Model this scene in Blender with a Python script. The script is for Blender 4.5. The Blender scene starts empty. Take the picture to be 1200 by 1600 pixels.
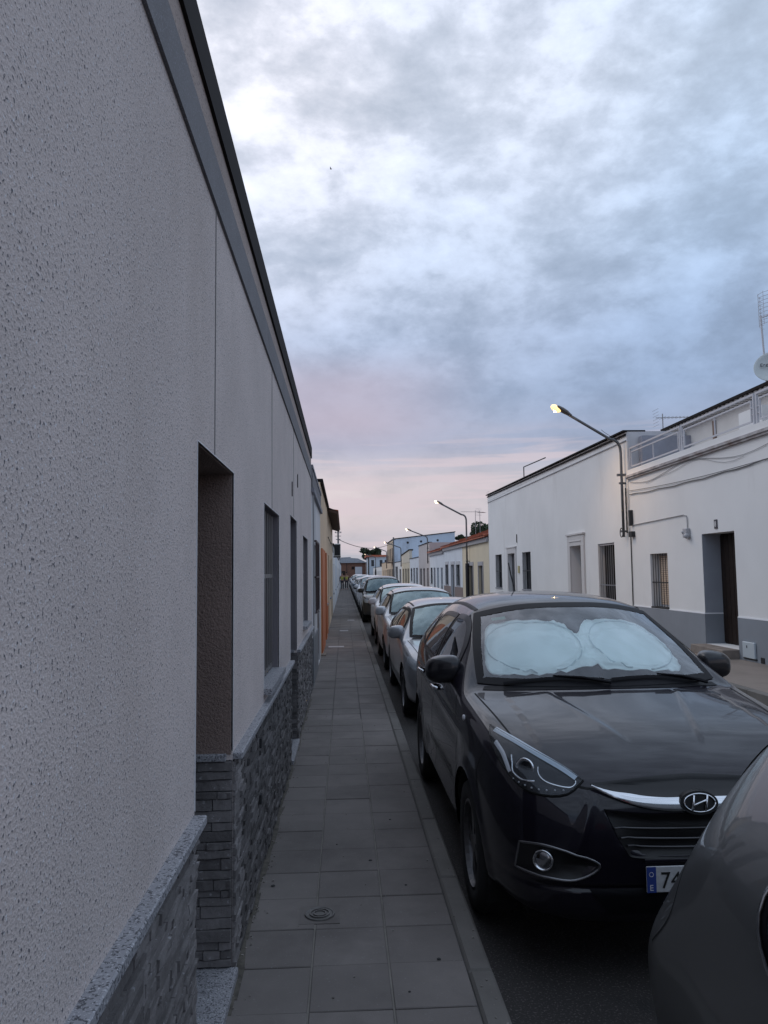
import bpy, bmesh, math, random
from mathutils import Vector, Matrix
from mathutils.bvhtree import BVHTree
from mathutils import noise as mnoise
random.seed(7)
S = bpy.context.scene
C = S.collection
R = math.radians
# ------------------------------------------------------------------ camera
cam_d = bpy.data.cameras.new('camera'); cam = bpy.data.objects.new('camera', cam_d); C.objects.link(cam)
cam_d.sensor_fit = 'VERTICAL'; cam_d.sensor_height = 36.0; cam_d.lens = 1185.0/1600*36
cam_d.clip_start = 0.05; cam_d.clip_end = 3000
yaw, pitch, roll = R(3.0416), R(4.5948), R(0.7)
fw = Vector((math.sin(yaw)*math.cos(pitch), math.cos(yaw)*math.cos(pitch), math.sin(pitch)))
r0 = fw.cross(Vector((0, 0, 1))).normalized(); u0 = r0.cross(fw)
up = u0*math.cos(roll) + r0*math.sin(roll); rt = fw.cross(up)
M = Matrix((rt, up, -fw)).transposed().to_4x4(); M.translation = Vector((0, 0, 1.82))
cam.matrix_world = M
S.camera = cam
S.render.resolution_x = 768; S.render.resolution_y = 1024
# ------------------------------------------------------------------ world: overcast dusk sky
SUN_EL, SUN_AZ = R(38), R(-62)       # azimuth from +Y, negative = left
w = bpy.data.worlds.new("World"); S.world = w; w.use_nodes = True
nt = w.node_tree; N = nt.nodes; L = nt.links; N.clear()
def wn(t, **k):
    n = N.new(t)
    for a, b in k.items(): setattr(n, a, b)
    return n
def mth(op, a, b=None, clamp=False):
    n = wn('ShaderNodeMath', operation=op, use_clamp=clamp)
    for i, v in enumerate((a, b)):
        if v is None: continue
        if isinstance(v, (int, float)): n.inputs[i].default_value = v
        else: L.new(v, n.inputs[i])
    return n.outputs[0]
def mixc(f, a, b, typ='MIX'):
    n = wn('ShaderNodeMix', data_type='RGBA', blend_type=typ)
    for s, v in ((0, f), (6, a), (7, b)):
        if isinstance(v, (int, float)): n.inputs[s].default_value = v
        elif isinstance(v, tuple): n.inputs[s].default_value = (*v, 1)
        else: L.new(v, n.inputs[s])
    return n.outputs[2]
def wramp(v, st, interp='EASE'):
    n = wn('ShaderNodeValToRGB'); n.color_ramp.interpolation = interp
    e = n.color_ramp.elements
    while len(e) < len(st): e.new(0.5)
    for q, (p, c) in zip(e, st):
        q.position = p; q.color = (*c, 1) if isinstance(c, tuple) else (c, c, c, 1)
    L.new(v, n.inputs[0]); return n.outputs[0]
tc = wn('ShaderNodeTexCoord'); sx = wn('ShaderNodeSeparateXYZ'); L.new(tc.outputs['Generated'], sx.inputs[0])
zc = mth('ADD', mth('MAXIMUM', sx.outputs[2], 0.0), 0.30)
cb = wn('ShaderNodeCombineXYZ'); L.new(mth('DIVIDE', sx.outputs[0], zc), cb.inputs[0]); L.new(mth('DIVIDE', sx.outputs[1], zc), cb.inputs[1])
cb3 = wn('ShaderNodeVectorMath', operation='MULTIPLY'); L.new(tc.outputs['Generated'], cb3.inputs[0]); cb3.inputs[1].default_value = (1.0, 1.0, 1.75)
def wnoise(scale, detail, rough, dist, off=0.0, vec=None):
    n = wn('ShaderNodeTexNoise'); n.inputs['Scale'].default_value = scale; n.inputs['Detail'].default_value = detail
    n.inputs['Roughness'].default_value = rough; n.inputs['Distortion'].default_value = dist
    mp = wn('ShaderNodeMapping'); mp.inputs['Location'].default_value = (off, off*1.7, 0)
    L.new(vec or cb3.outputs[0], mp.inputs[0]); L.new(mp.outputs[0], n.inputs['Vector'])
    return n.outputs[0]
n1 = wnoise(7.0, 9, 0.58, 0.12, 3.1)
n2 = wnoise(18, 7, 0.62, 0.1, 9.3)
n3 = wnoise(1.9, 3, 0.5, 0.1, 1.7)
base = wramp(mth('MAXIMUM', sx.outputs[2], 0.0), [(0.0, (.36, .39, .46)), (.03, (.38, .40, .48)), (.065, (.50, .47, .52)), (.115, (.52, .50, .55)), (.165, (.30, .35, .48)), (.23, (.29, .38, .55)), (.30, (.32, .42, .60)), (.40, (.43, .55, .74)), (.55, (.55, .66, .83)), (1.0, (.55, .65, .83))], 'LINEAR')
den = mth('ADD', mth('MULTIPLY', n1, .68), mth('ADD', mth('MULTIPLY', n2, .34), mth('MULTIPLY', n3, .18)))
br = wramp(den, [(.42, .72), (.52, .84), (.58, .95), (.64, 1.10), (.74, 1.28)], 'LINEAR')
elf = wramp(sx.outputs[2], [(.10, .25), (.34, 1.0)])       # clouds are low in contrast near the horizon
brm = mixc(elf, (1.0, 1.0, 1.0), br)
cl = mixc(1.0, base, brm, 'MULTIPLY')
# pink underlit cloud bank towards the west
pk = wnoise(1.1, 4, .5, .4, 5.5)
ldir = wn('ShaderNodeVectorMath', operation='DOT_PRODUCT'); L.new(tc.outputs['Generated'], ldir.inputs[0])
ld = Vector((math.sin(R(-14))*math.cos(R(29)), math.cos(R(-14))*math.cos(R(29)), math.sin(R(29)))); ldir.inputs[1].default_value = ld
lob = wramp(ldir.outputs['Value'], [(.78, 0.0), (.94, .55), (.99, 1.0)])
lobn = mth('MULTIPLY', lob, wramp(den, [(.36, .35), (.62, 1.0)], 'LINEAR'))
cl = mixc(mth('MULTIPLY', lobn, 1.0), cl, mixc(1.0, cl, (1.55, 1.31, 1.16), 'MULTIPLY'))
pb = mth('MULTIPLY', wramp(sx.outputs[2], [(.14, 0.0), (.20, 1.0), (.235, .9), (.30, 0.0)]), wramp(sx.outputs[0], [(.0, 1.0), (.22, 0.0)]))
cl = mixc(mth('MULTIPLY', pb, wramp(pk, [(.35, 0.0), (.6, .7)])), cl, (.50, .42, .50))
# thin streaks near the horizon
cb2 = wn('ShaderNodeCombineXYZ'); L.new(mth('MULTIPLY', sx.outputs[0], 3.0), cb2.inputs[0]); L.new(mth('MULTIPLY', sx.outputs[1], 3.0), cb2.inputs[1]); L.new(mth('MULTIPLY', sx.outputs[2], 45.0), cb2.inputs[2])
st = wnoise(1.3, 5, .55, .3, 2.0, cb2.outputs[0])
stf = mth('MULTIPLY', wramp(st, [(.47, 0.0), (.62, .85)]), wramp(sx.outputs[2], [(.0, .3), (.06, 1.0), (.14, .8), (.2, 0.0)]))
cl = mixc(stf, cl, (.64, .54, .58))
cl = mixc(wramp(mth('MULTIPLY', sx.outputs[2], -1.0), [(0.0, 0.0), (.03, 1.0)]), cl, (.12, .12, .13))
sc = wn('ShaderNodeVectorMath', operation='SCALE'); L.new(cl, sc.inputs[0]); sc.inputs['Scale'].default_value = 10.0
sky = wn('ShaderNodeTexSky', sky_type='NISHITA', sun_disc=False); sky.sun_elevation = SUN_EL; sky.sun_rotation = SUN_AZ
fin = mixc(.95, sky.outputs[0], sc.outputs[0])
bg = wn('ShaderNodeBackground'); L.new(fin, bg.inputs[0]); bg.inputs[1].default_value = 0.10
wo = wn('ShaderNodeOutputWorld'); L.new(bg.outputs[0], wo.inputs[0])
# ------------------------------------------------------------------ sun (thick cloud: very soft)
sd = bpy.data.lights.new('sun', 'SUN'); sun = bpy.data.objects.new('sun', sd); C.objects.link(sun)
sd.energy = 0.5; sd.angle = R(40); sd.color = (1.0, .96, .93)
sun.rotation_euler = Vector((math.sin(SUN_AZ)*math.cos(SUN_EL), math.cos(SUN_AZ)*math.cos(SUN_EL), math.sin(SUN_EL))).to_track_quat('Z', 'Y').to_euler()
S.view_settings.view_transform = 'Standard'; S.view_settings.look = 'None'; S.view_settings.exposure = 0.15; S.view_settings.gamma = 1.0
# ------------------------------------------------------------------ materials
MATS = {}
def mat(name, col, rough=.8, metal=0.0, var=0.0, vs=3.0, bump=0.0, bs=60.0, bd=4, spec=.5, coat=0.0, specks=None, rnd=0.0, emit=None, es=1.0, stain=None, dist=.01, isl=0.0):
    if name in MATS: return MATS[name]
    m = bpy.data.materials.new(name); m.use_nodes = True; t = m.node_tree; n = t.nodes; l = t.links
    b = n['Principled BSDF']; b.inputs['Base Color'].default_value = (*col, 1); b.inputs['Roughness'].default_value = rough
    b.inputs['Metallic'].default_value = metal; b.inputs['Specular IOR Level'].default_value = spec; b.inputs['Coat Weight'].default_value = coat
    b.inputs['Coat Roughness'].default_value = .03
    geo = n.new('ShaderNodeNewGeometry'); pos = geo.outputs['Position']
    def nz(sc_, d_, r_=.6, vec=None):
        q = n.new('ShaderNodeTexNoise'); q.inputs['Scale'].default_value = sc_; q.inputs['Detail'].default_value = d_; q.inputs['Roughness'].default_value = r_
        l.new(vec or pos, q.inputs['Vector']); return q.outputs[0]
    def mx(f, a, b_, typ='MIX'):
        q = n.new('ShaderNodeMix'); q.data_type = 'RGBA'; q.blend_type = typ
        for s_, v in ((0, f), (6, a), (7, b_)):
            if isinstance(v, (int, float)): q.inputs[s_].default_value = v
            elif isinstance(v, tuple): q.inputs[s_].default_value = (*v, 1)
            else: l.new(v, q.inputs[s_])
        return q.outputs[2]
    def rp(v, a, b_, c0=0.0, c1=1.0):
        q = n.new('ShaderNodeMapRange'); l.new(v, q.inputs[0]); q.inputs[1].default_value = a; q.inputs[2].default_value = b_; q.inputs[3].default_value = c0; q.inputs[4].default_value = c1
        return q.outputs[0]
    cur = (col)
    if var:
        cur = mx(rp(nz(vs, 6), .3, .7), tuple(c*(1-var) for c in col), tuple(min(1, c*(1+var)) for c in col))
    if stain:      # (colour, scale, threshold, (sx,sy,sz))
        mp = n.new('ShaderNodeMapping'); mp.inputs['Scale'].default_value = stain[3]; l.new(pos, mp.inputs[0])
        cur = mx(rp(nz(stain[1], 5, .65, mp.outputs[0]), stain[2], stain[2]+.22, 0, .8), cur, stain[0])
    if specks:     # list of (colour, scale, lo, hi)
        for c_, s_, lo, hi in specks:
            cur = mx(rp(nz(s_, 2, .5), lo, hi), cur, c_)
    if isl: cur = mx(1.0, cur, mx(geo.outputs['Random Per Island'], (1-isl,)*3, (1+isl,)*3), 'MULTIPLY')
    if rnd:
        oi = n.new('ShaderNodeObjectInfo'); cur = mx(1.0, cur, mx(oi.outputs['Random'], (1-rnd,)*3, (1+rnd,)*3), 'MULTIPLY')
    if not isinstance(cur, tuple): l.new(cur, b.inputs['Base Color'])
    if bump:
        bp = n.new('ShaderNodeBump'); bp.inputs['Strength'].default_value = bump; bp.inputs['Distance'].default_value = dist
        l.new(nz(bs, bd), bp.inputs['Height']); l.new(bp.outputs[0], b.inputs['Normal'])
    if emit: b.inputs['Emission Color'].default_value = (*emit, 1); b.inputs['Emission Strength'].default_value = es
    MATS[name] = m; return m
def glass(name, tint, gloss=.04, refl=1.0):
    m = bpy.data.materials.new(name); m.use_nodes = True; t = m.node_tree; n = t.nodes; l = t.links; n.clear()
    o = n.new('ShaderNodeOutputMaterial'); mx = n.new('ShaderNodeMixShader'); tr = n.new('ShaderNodeBsdfTransparent'); gl = n.new('ShaderNodeBsdfGlossy')
    fr = n.new('ShaderNodeFresnel'); fr.inputs[0].default_value = 1.5
    sc_ = n.new('ShaderNodeMath'); sc_.operation = 'MULTIPLY'; sc_.inputs[1].default_value = refl; sc_.use_clamp = True; l.new(fr.outputs[0], sc_.inputs[0])
    tr.inputs[0].default_value = (*tint, 1); gl.inputs[0].default_value = (.95, .97, 1, 1); gl.inputs[1].default_value = gloss
    l.new(sc_.outputs[0], mx.inputs[0]); l.new(tr.outputs[0], mx.inputs[1]); l.new(gl.outputs[0], mx.inputs[2]); l.new(mx.outputs[0], o.inputs[0])
    MATS[name] = m; return m
# ------------------------------------------------------------------ object helpers
def tag(o, label=None, cat=None, group=None, kind=None):
    if label: o['label'] = label
    if cat: o['category'] = cat
    if group: o['group'] = group
    if kind: o['kind'] = kind
    return o
def thing(name, label, cat, loc=(0, 0, 0), group=None):
    o = bpy.data.objects.new(name, None); C.objects.link(o); o.location = loc; o.empty_display_size = .2
    return tag(o, label, cat, group)
def root_off(p):
    v = Vector((0, 0, 0))
    while p is not None: v += Vector(p.location); p = p.parent
    return v
def link(name, me, m, parent=None):
    o = bpy.data.objects.new(name, me); C.objects.link(o)
    if m is not None and not me.materials: me.materials.append(m)
    if parent: o.parent = parent
    return o
class B:
    """collects shapes (world coordinates) and links them as one mesh"""
    def __init__(s): s.bm = bmesh.new()
    def box(s, x0, x1, y0, y1, z0, z1, j=0.0):
        q = [Vector((x, y, z)) for z in (z0, z1) for y in (y0, y1) for x in (x0, x1)]
        if j: q = [v + Vector((random.uniform(-j, j), random.uniform(-j, j), random.uniform(-j, j))) for v in q]
        v = [s.bm.verts.new(p) for p in q]
        for f in ((0, 2, 3, 1), (4, 5, 7, 6), (0, 1, 5, 4), (2, 6, 7, 3), (0, 4, 6, 2), (1, 3, 7, 5)): s.bm.faces.new([v[i] for i in f])
        return s
    def poly(s, pts):
        s.bm.faces.new([s.bm.verts.new(p) for p in pts]); return s
    def prism(s, pts, d):
        d = Vector(d); a = [s.bm.verts.new(p) for p in pts]; b = [s.bm.verts.new(Vector(p)+d) for p in pts]; n = len(pts)
        s.bm.faces.new(a[::-1]); s.bm.faces.new(b)
        for i in range(n): s.bm.faces.new((a[i], a[(i+1) % n], b[(i+1) % n], b[i]))
        return s
    def tube(s, pts, r, seg=8, r1=None, cap=True):
        pts = [Vector(p) for p in pts]; prev = None; n = len(pts); up_ = Vector((0, 0, 1))
        for i, p in enumerate(pts):
            d = (pts[min(i+1, n-1)] - pts[max(i-1, 0)]).normalized()
            a = d.cross(up_)
            if a.length < .05: a = d.cross(Vector((0, 1, 0)))
            a.normalize(); b = d.cross(a)
            rr = r if r1 is None else r + (r1-r)*i/max(1, n-1)
            ring = [s.bm.verts.new(p + (a*math.cos(t) + b*math.sin(t))*rr) for t in [2*math.pi*k/seg for k in range(seg)]]
            if prev:
                # match ring orientation to the previous ring
                k0 = min(range(seg), key=lambda k: (ring[k].co - prev[0].co - (p-pp)).length); ring = ring[k0:]+ring[:k0]
                if (ring[1].co - p - (prev[1].co - pp)).length > (ring[-1].co - p - (prev[1].co - pp)).length: ring = [ring[0]]+ring[1:][::-1]
                for k in range(seg): s.bm.faces.new((prev[k], prev[(k+1) % seg], ring[(k+1) % seg], ring[k]))
            elif cap: s.bm.faces.new(ring[::-1])
            prev = ring; pp = p
        if cap: s.bm.faces.new(prev)
        return s
    def lathe(s, prof, c=(0, 0, 0), axis='z', seg=20):
        """prof: list of (r, h) along axis"""
        prev = None; c = Vector(c)
        for r_, h in prof:
            ring = []
            for k in range(seg):
                t = 2*math.pi*k/seg; a, b = r_*math.cos(t), r_*math.sin(t)
                v = Vector((a, b, h)) if axis == 'z' else (Vector((h, a, b)) if axis == 'x' else Vector((a, h, b)))
                ring.append(s.bm.verts.new(c+v))
            if prev:
                for k in range(seg): s.bm.faces.new((prev[k], prev[(k+1) % seg], ring[(k+1) % seg], ring[k]))
            prev = ring
        return s
    def sphere(s, c, r, sub=2, sc=(1, 1, 1)):
        g = bmesh.ops.create_icosphere(s.bm, subdivisions=sub, radius=r)
        for v in g['verts']: v.co = Vector(c) + Vector((v.co.x*sc[0], v.co.y*sc[1], v.co.z*sc[2]))
        return s
    def bevel(s, w_, seg=1):
        bmesh.ops.bevel(s.bm, geom=s.bm.edges[:]+s.bm.verts[:], offset=w_, segments=seg, affect='EDGES', profile=.6); return s
    def done(s, name, m, parent=None, label=None, cat=None, group=None, kind=None, smooth=False, local=False):
        bmesh.ops.recalc_face_normals(s.bm, faces=s.bm.faces[:])
        if parent is not None and not local:
            off = root_off(parent)
            for v in s.bm.verts: v.co -= off
        me = bpy.data.meshes.new(name); s.bm.to_mesh(me); s.bm.free()
        if smooth: me.polygons.foreach_set('use_smooth', [True]*len(me.polygons))
        return tag(link(name, me, m, parent), label, cat, group, kind)
def smooth_by_angle(o, a=35):
    me = o.data; bm = bmesh.new(); bm.from_mesh(me)
    for e in bm.edges:
        if len(e.link_faces) == 2 and e.calc_face_angle(0) > R(a): e.smooth = False
    for f in bm.faces: f.smooth = True
    bm.to_mesh(me); bm.free()
def children(o): return [c for c in bpy.data.objects if c.parent == o]
def copy_tree(o, kids, parent=None):
    c = o.copy(); C.objects.link(c); c.parent = parent
    for k in kids.get(o, []): copy_tree(k, kids, c)
    return c
def kidmap():
    d = {}
    for o in bpy.data.objects:
        if o.parent: d.setdefault(o.parent, []).append(o)
    return d
def text_mesh(body, size, extr=.002):
    cu = bpy.data.curves.new('writing', 'FONT'); cu.body = body; cu.size = size; cu.extrude = extr; cu.align_x = 'LEFT'
    o = bpy.data.objects.new('writing', cu); C.objects.link(o)
    dg = bpy.context.evaluated_depsgraph_get(); me = bpy.data.meshes.new_from_object(o.evaluated_get(dg))
    bpy.data.objects.remove(o); me.materials.clear(); return me
def place_text(name, body, size, m, parent, org, xa, ya, extr=.002, local=False, bold=0, sx=1.0):
    """org: lower-left; xa / ya: direction of reading and up"""
    me = text_mesh(body, size, extr); xa = Vector(xa).normalized(); ya = Vector(ya).normalized(); za = xa.cross(ya)
    off = Vector((0, 0, 0)) if local else root_off(parent)
    for v in me.vertices:
        c = v.co; v.co = Vector(org) + xa*c.x*sx + ya*c.y + za*c.z - off
    return link(name, me, m, parent)
stucco_l = mat('roughcast_grey', (.62, .545, .52), .92, var=.10, vs=1.2, stain=((.50, .43, .40), .9, .55, (1, .8, .3)), bump=.5, bs=135, bd=3, dist=.011, specks=[((.12, .12, .135), 135, .60, .68), ((.72, .72, .75), 120, .63, .72)])
stucco_s = mat('plaster_smooth_grey', (.36, .36, .40), .9, var=.06, vs=2, bump=.3, bs=140, dist=.004)
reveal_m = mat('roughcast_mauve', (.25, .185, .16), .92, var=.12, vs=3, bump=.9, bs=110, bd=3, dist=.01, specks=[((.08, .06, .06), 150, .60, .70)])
band_m = mat('granite_band', (.15, .145, .155), .75, var=.12, vs=5, specks=[((.09, .095, .11), 180, .58, .68), ((.27, .28, .32), 210, .60, .70)])
granite = mat('granite_light', (.30, .30, .32), .6, var=.1, vs=6, bump=.15, bs=200, dist=.003, specks=[((.07, .07, .08), 130, .53, .62), ((.55, .55, .58), 160, .58, .68)])
dark_edge = mat('dark_roof_edge', (.014, .011, .011), .8, spec=.15)
stone_m = mat('slate_ledger_stone', (.122, .114, .114), .72, var=.28, vs=9, bump=.8, bs=70, dist=.006, rnd=.30, isl=.5, specks=[((.24, .24, .25), 60, .64, .76)])
mortar = mat('dark_joint', (.03, .03, .032), .95)
tile_m = mat('pavement_concrete', (.165, .148, .138), .82, var=.22, vs=1.7, bump=.35, bs=170, dist=.003, rnd=.08, stain=((.095, .084, .079), 1.3, .50, (1, 1, 1)), specks=[((.21, .205, .20), 90, .66, .74)])
cement = mat('cement_joint', (.105, .10, .096), .9, var=.2, vs=6, bump=.3, bs=120, dist=.004)
kerb_m = mat('kerb_concrete', (.155, .145, .133), .85, var=.2, vs=3, bump=.4, bs=130, dist=.004, rnd=.08)
asphalt = mat('asphalt', (.040, .036, .034), .88, var=.25, vs=.8, bump=.6, bs=130, dist=.008, specks=[((.12, .11, .105), 95, .58, .66), ((.02, .02, .02), 2.2, .60, .75)])
white_w = mat('limewash_white', (.74, .73, .72), .9, var=.05, vs=.6, bump=.12, bs=35, dist=.006, stain=((.60, .58, .56), 1.0, .60, (1, .9, .22)))
white_w2 = mat('limewash_bluish', (.66, .69, .73), .9, var=.06, vs=.7, stain=((.45, .46, .49), 1.2, .56, (1, .8, .15)))
white_w3 = mat('limewash_worn', (.60, .59, .60), .9, var=.08, vs=1, stain=((.42, .41, .42), 1.2, .55, (1, .8, .2)))
cream_w = mat('cream_paint', (.62, .54, .40), .9, var=.06, vs=.7, stain=((.45, .40, .32), 1.1, .6, (1, .8, .2)))
tan_w = mat('tan_paint', (.62, .48, .34), .9, var=.08, vs=.9)
beige_w = mat('beige_grey_paint', (.50, .46, .45), .9, var=.06, vs=.7)
orange_m = mat('orange_paint', (.46, .15, .06), .75, var=.12, vs=2)
grey_band = mat('grey_plinth_paint', (.225, .245, .275), .8, var=.06, vs=1.4, stain=((.16, .17, .19), 1.5, .6, (1, 1, .4)))
black_p = mat('black_metal', (.018, .018, .02), .5, spec=.4)
iron_g = mat('grey_painted_steel', (.50, .50, .53), .5, metal=.1)
iron_w = mat('brushed_steel', (.45, .44, .45), .32, metal=.9)
wood_d = mat('dark_varnished_wood', (.020, .012, .009), .5, spec=.25, var=.3, vs=9)
wood_br = mat('brown_shutter', (.10, .045, .03), .6, var=.1)
pane_m = mat('window_pane_dark', (.010, .011, .014), .15, spec=.2)
blind_t = mat('blind_tan', (.15, .105, .08), .7, var=.1, vs=8)
blind_w = mat('blind_pale', (.45, .45, .48), .6)
door_g = mat('door_grey', (.035, .037, .044), .6, var=.1, vs=3)
door_b = mat('door_brown', (.06, .035, .028), .55, var=.2, vs=4)
pole_m = mat('lamp_pole_steel', (.15, .15, .155), .5, metal=.6, var=.2, vs=4)
cable_m = mat('cable_black', (.02, .02, .022), .6)
cable_g = mat('cable_grey', (.30, .30, .31), .6)
rtile_m = mat('clay_roof_tile', (.34, .10, .055), .85, var=.35, vs=5, rnd=.2, stain=((.13, .06, .045), 1.8, .55, (1, 1, 1)))
brick_m = mat('brown_brick', (.20, .105, .075), .85, var=.25, vs=2, bump=.4, bs=20)
metal_roof = mat('metal_roof', (.36, .39, .43), .5, metal=.3, var=.1)
leaf_m = mat('pine_leaf', (.035, .055, .028), .8, var=.4, vs=1.5, rnd=.1)
bark_m = mat('bark', (.10, .07, .05), .9, var=.3, vs=6)
step_m = mat('old_stone_step', (.22, .185, .16), .85, var=.25, vs=6, bump=.5, bs=50)
pave_r = mat('pavement_worn_brown', (.215, .18, .155), .88, var=.2, vs=1.2, bump=.3, bs=80, dist=.005, stain=((.12, .10, .09), 1.2, .56, (1, 1, 1)))
# ================================================================== GROUND
XL, XR = -.49, 7.4                    # house fronts, left and right
KL, KR = .62, 5.6                     # kerb edges
b = B(); b.poly([(-1500, -800, -.03), (1500, -800, -.03), (1500, 2200, -.03), (-1500, 2200, -.03)])
b.done('ground', mat('distant_ground', (.11, .10, .085), .95, var=.3, vs=.02), kind='structure')
b = B()
ys = [-12+i*4 for i in range(76)]
for i in range(len(ys)-1): b.poly([(KL-.02, ys[i], 0), (KR+.02, ys[i], 0), (KR+.02, ys[i+1], 0), (KL-.02, ys[i+1], 0)])
b.done('road', asphalt, kind='structure')
b = B(); b.box(XL-.6, .512, -12, 290, -.03, .118)
walk = b.done('pavement', cement, kind='structure')
b = B(); b.box(KR+.14, XR+.6, -12, 290, -.03, .13)
walkr = b.done('pavement', pave_r, kind='structure')
def slab(nm, w_, l_, h, bev, m):
    q = B(); q.box(-w_/2, w_/2, -l_/2, l_/2, -h, 0); bmesh.ops.bevel(q.bm, geom=[e for e in q.bm.edges if all(abs(v.co.z) < 1e-5 for v in e.verts)], offset=bev, segments=1, affect='EDGES')
    bmesh.ops.recalc_face_normals(q.bm, faces=q.bm.faces[:]); me = bpy.data.meshes.new(nm); q.bm.to_mesh(me); q.bm.free(); me.materials.append(m); return me
cols = [(-.487, -.158), (-.150, .176), (.184, .506)]
NR = 26; Y0 = .66; RS = .347
slabs = [slab('paving_tile', b_-a_, RS-.005, .03, .003, tile_m) for a_, b_ in cols]
for r_ in range(NR):
    for ci, (a_, b_) in enumerate(cols):
        if ci == 0 and abs(Y0+RS*(r_+.5)-3.95) < .01: pass
        o = bpy.data.objects.new('paving_tile', slabs[ci]); C.objects.link(o); o.parent = walk
        o.location = ((a_+b_)/2, Y0+RS*(r_+.5)+random.uniform(-.001, .001), .13+random.uniform(-.002, .002)); o.rotation_euler = (random.uniform(-.005, .005), random.uniform(-.005, .005), random.uniform(-.003, .003))
b = B(); y = Y0+RS*NR
while y < 160:
    for a_, b_ in cols:
        b.box(a_, b_, y+.004, y+RS-.004, .10, .13+random.uniform(-.0015, .0015))
    y += RS
b.done('paving_tiles', tile_m, walk, kind='stuff')
# light cement lines between the columns of tiles
b = B()
for xj in (-.154, .18): b.box(xj-.0035, xj+.0035, .5, 9, .119, .1288)
b.done('cement_joint', mat('pale_cement', (.20, .185, .165), .9, var=.3, vs=5), walk)
ks = slab('kerb_stone', .104, .992, .17, .012, kerb_m)
kerb = tag(bpy.data.objects.new('kerb', None), kind='structure'); C.objects.link(kerb)
for i in range(16):
    o = bpy.data.objects.new('kerb_stone', ks); C.objects.link(o); o.parent = kerb; o.location = (.566, .35+i*1.0+.5, .131+random.uniform(-.002, .002))
b = B()
for i in range(150): b.box(.514, .618, 16.354+i, 17.346+i, -.02, .131)
b.done('kerb_stones', kerb_m, kerb, kind='stuff')
kerb2 = tag(bpy.data.objects.new('kerb', None), kind='structure'); C.objects.link(kerb2)
for i in range(14):
    o = bpy.data.objects.new('kerb_stone', ks); C.objects.link(o); o.parent = kerb2; o.location = (KR+.07, 7+i*1.0, .135+random.uniform(-.003, .003)); o.scale = (1.15, 1, 1)
b = B()
for i in range(160): b.box(KR, KR+.13, 20.504+i, 21.496+i, -.02, .133)
b.done('kerb_stones', kerb_m, kerb2, kind='stuff')
b = B(); b.box(XR-1.6, XR-.01, 15.28, 15.31, .1305, .1325); b.done('joint', mortar, walkr)
# small round cover, strip covers
t = thing('water_cover', 'small round ribbed metal cover set in the near pavement', 'manhole cover', (-.135, 3.93, .133))
iron_c = mat('cast_cover', (.14, .135, .13), .55, metal=.5, var=.25, vs=30)
b = B(); b.box(-.235, -.035, 3.83, 4.03, .120, .1325); b.done('surround', tile_m, t)
b = B(); b.lathe([(.0, .002), (.062, .002), (.067, .005), (.073, .005), (.075, 0)], (-.135, 3.93, .1345), seg=32); b.done('lid', iron_c, t)
b = B()
for rr in (.026, .044): b.lathe([(rr, .0), (rr, .005), (rr+.007, .005), (rr+.007, 0)], (-.135, 3.93, .1368), seg=32)
b.done('rib', iron_c, t)
for (x0, x1, y_, lab) in ((-.38, -.02, 17.6, 'pale rectangular cover across the pavement by the orange door'), (-.15, .1, 22.5, 'thin pale cover strip in the middle of the far pavement'), (.1, .35, 27.5, 'short pale cover strip near the kerb beside the far parked cars')):
    b = B(); b.box(x0, x1, y_, y_+.30, .125, .139); b.bevel(.003); b.done('service_cover', mat('pale_cover', (.42, .41, .42), .6, var=.1, vs=8), None, lab, 'manhole cover')
b = B()
for i in range(420):
    side = random.random(); yy = .8+9*random.random()**1.6
    xx = XL+.02+abs(random.gauss(0, .035)) if side < .55 else (.60-abs(random.gauss(0, .03)) if side < .8 else random.uniform(-.45, .5))
    r_ = random.uniform(.0012, .004); b.box(xx-r_, xx+r_, yy-r_*1.3, yy+r_*1.3, .1315, .1315+r_*1.2, j=r_*.3)
b.done('grit', mat('grit', (.22, .20, .18), .9, var=.5, vs=40), None, 'scattered grit and crumbs on the pavement along the wall foot and kerb', 'grit', kind='stuff')
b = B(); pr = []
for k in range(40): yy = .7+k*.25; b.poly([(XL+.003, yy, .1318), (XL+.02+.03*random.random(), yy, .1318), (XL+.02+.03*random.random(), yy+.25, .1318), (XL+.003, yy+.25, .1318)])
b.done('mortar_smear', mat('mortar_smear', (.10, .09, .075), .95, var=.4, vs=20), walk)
# gum, pebbles and litter on the tiles
for i, (x_, y_, r_, lab_) in enumerate(((.14, 4.62, .012, 'largest dark spot in the middle column of pavement tiles'), (.30, 5.35, .009, 'farthest dark spot, in the tile column by the kerb'), (.32, 4.25, .008, 'dark spot by the kerb, level with the round water cover'), (-.06, 4.9, .006, 'small dark spot on a middle tile past the round cover'), (.40, 3.45, .010, 'dark spot nearest the kerb on the close tiles'), (.25, 3.2, .006, 'nearest small dark spot on the lower right tiles'), (-.4, 4.3, .012, 'dark spot close to the foot of the stone plinth'))):
    b = B(); b.lathe([(0, .003), (r_*.7, .003), (r_, 0)], (x_, y_, .1325), seg=7)
    b.done('chewing_gum', mat('gum_dark', (.03, .03, .03), .8), None, lab_, 'litter', 'dark spots on the pavement')
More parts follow.
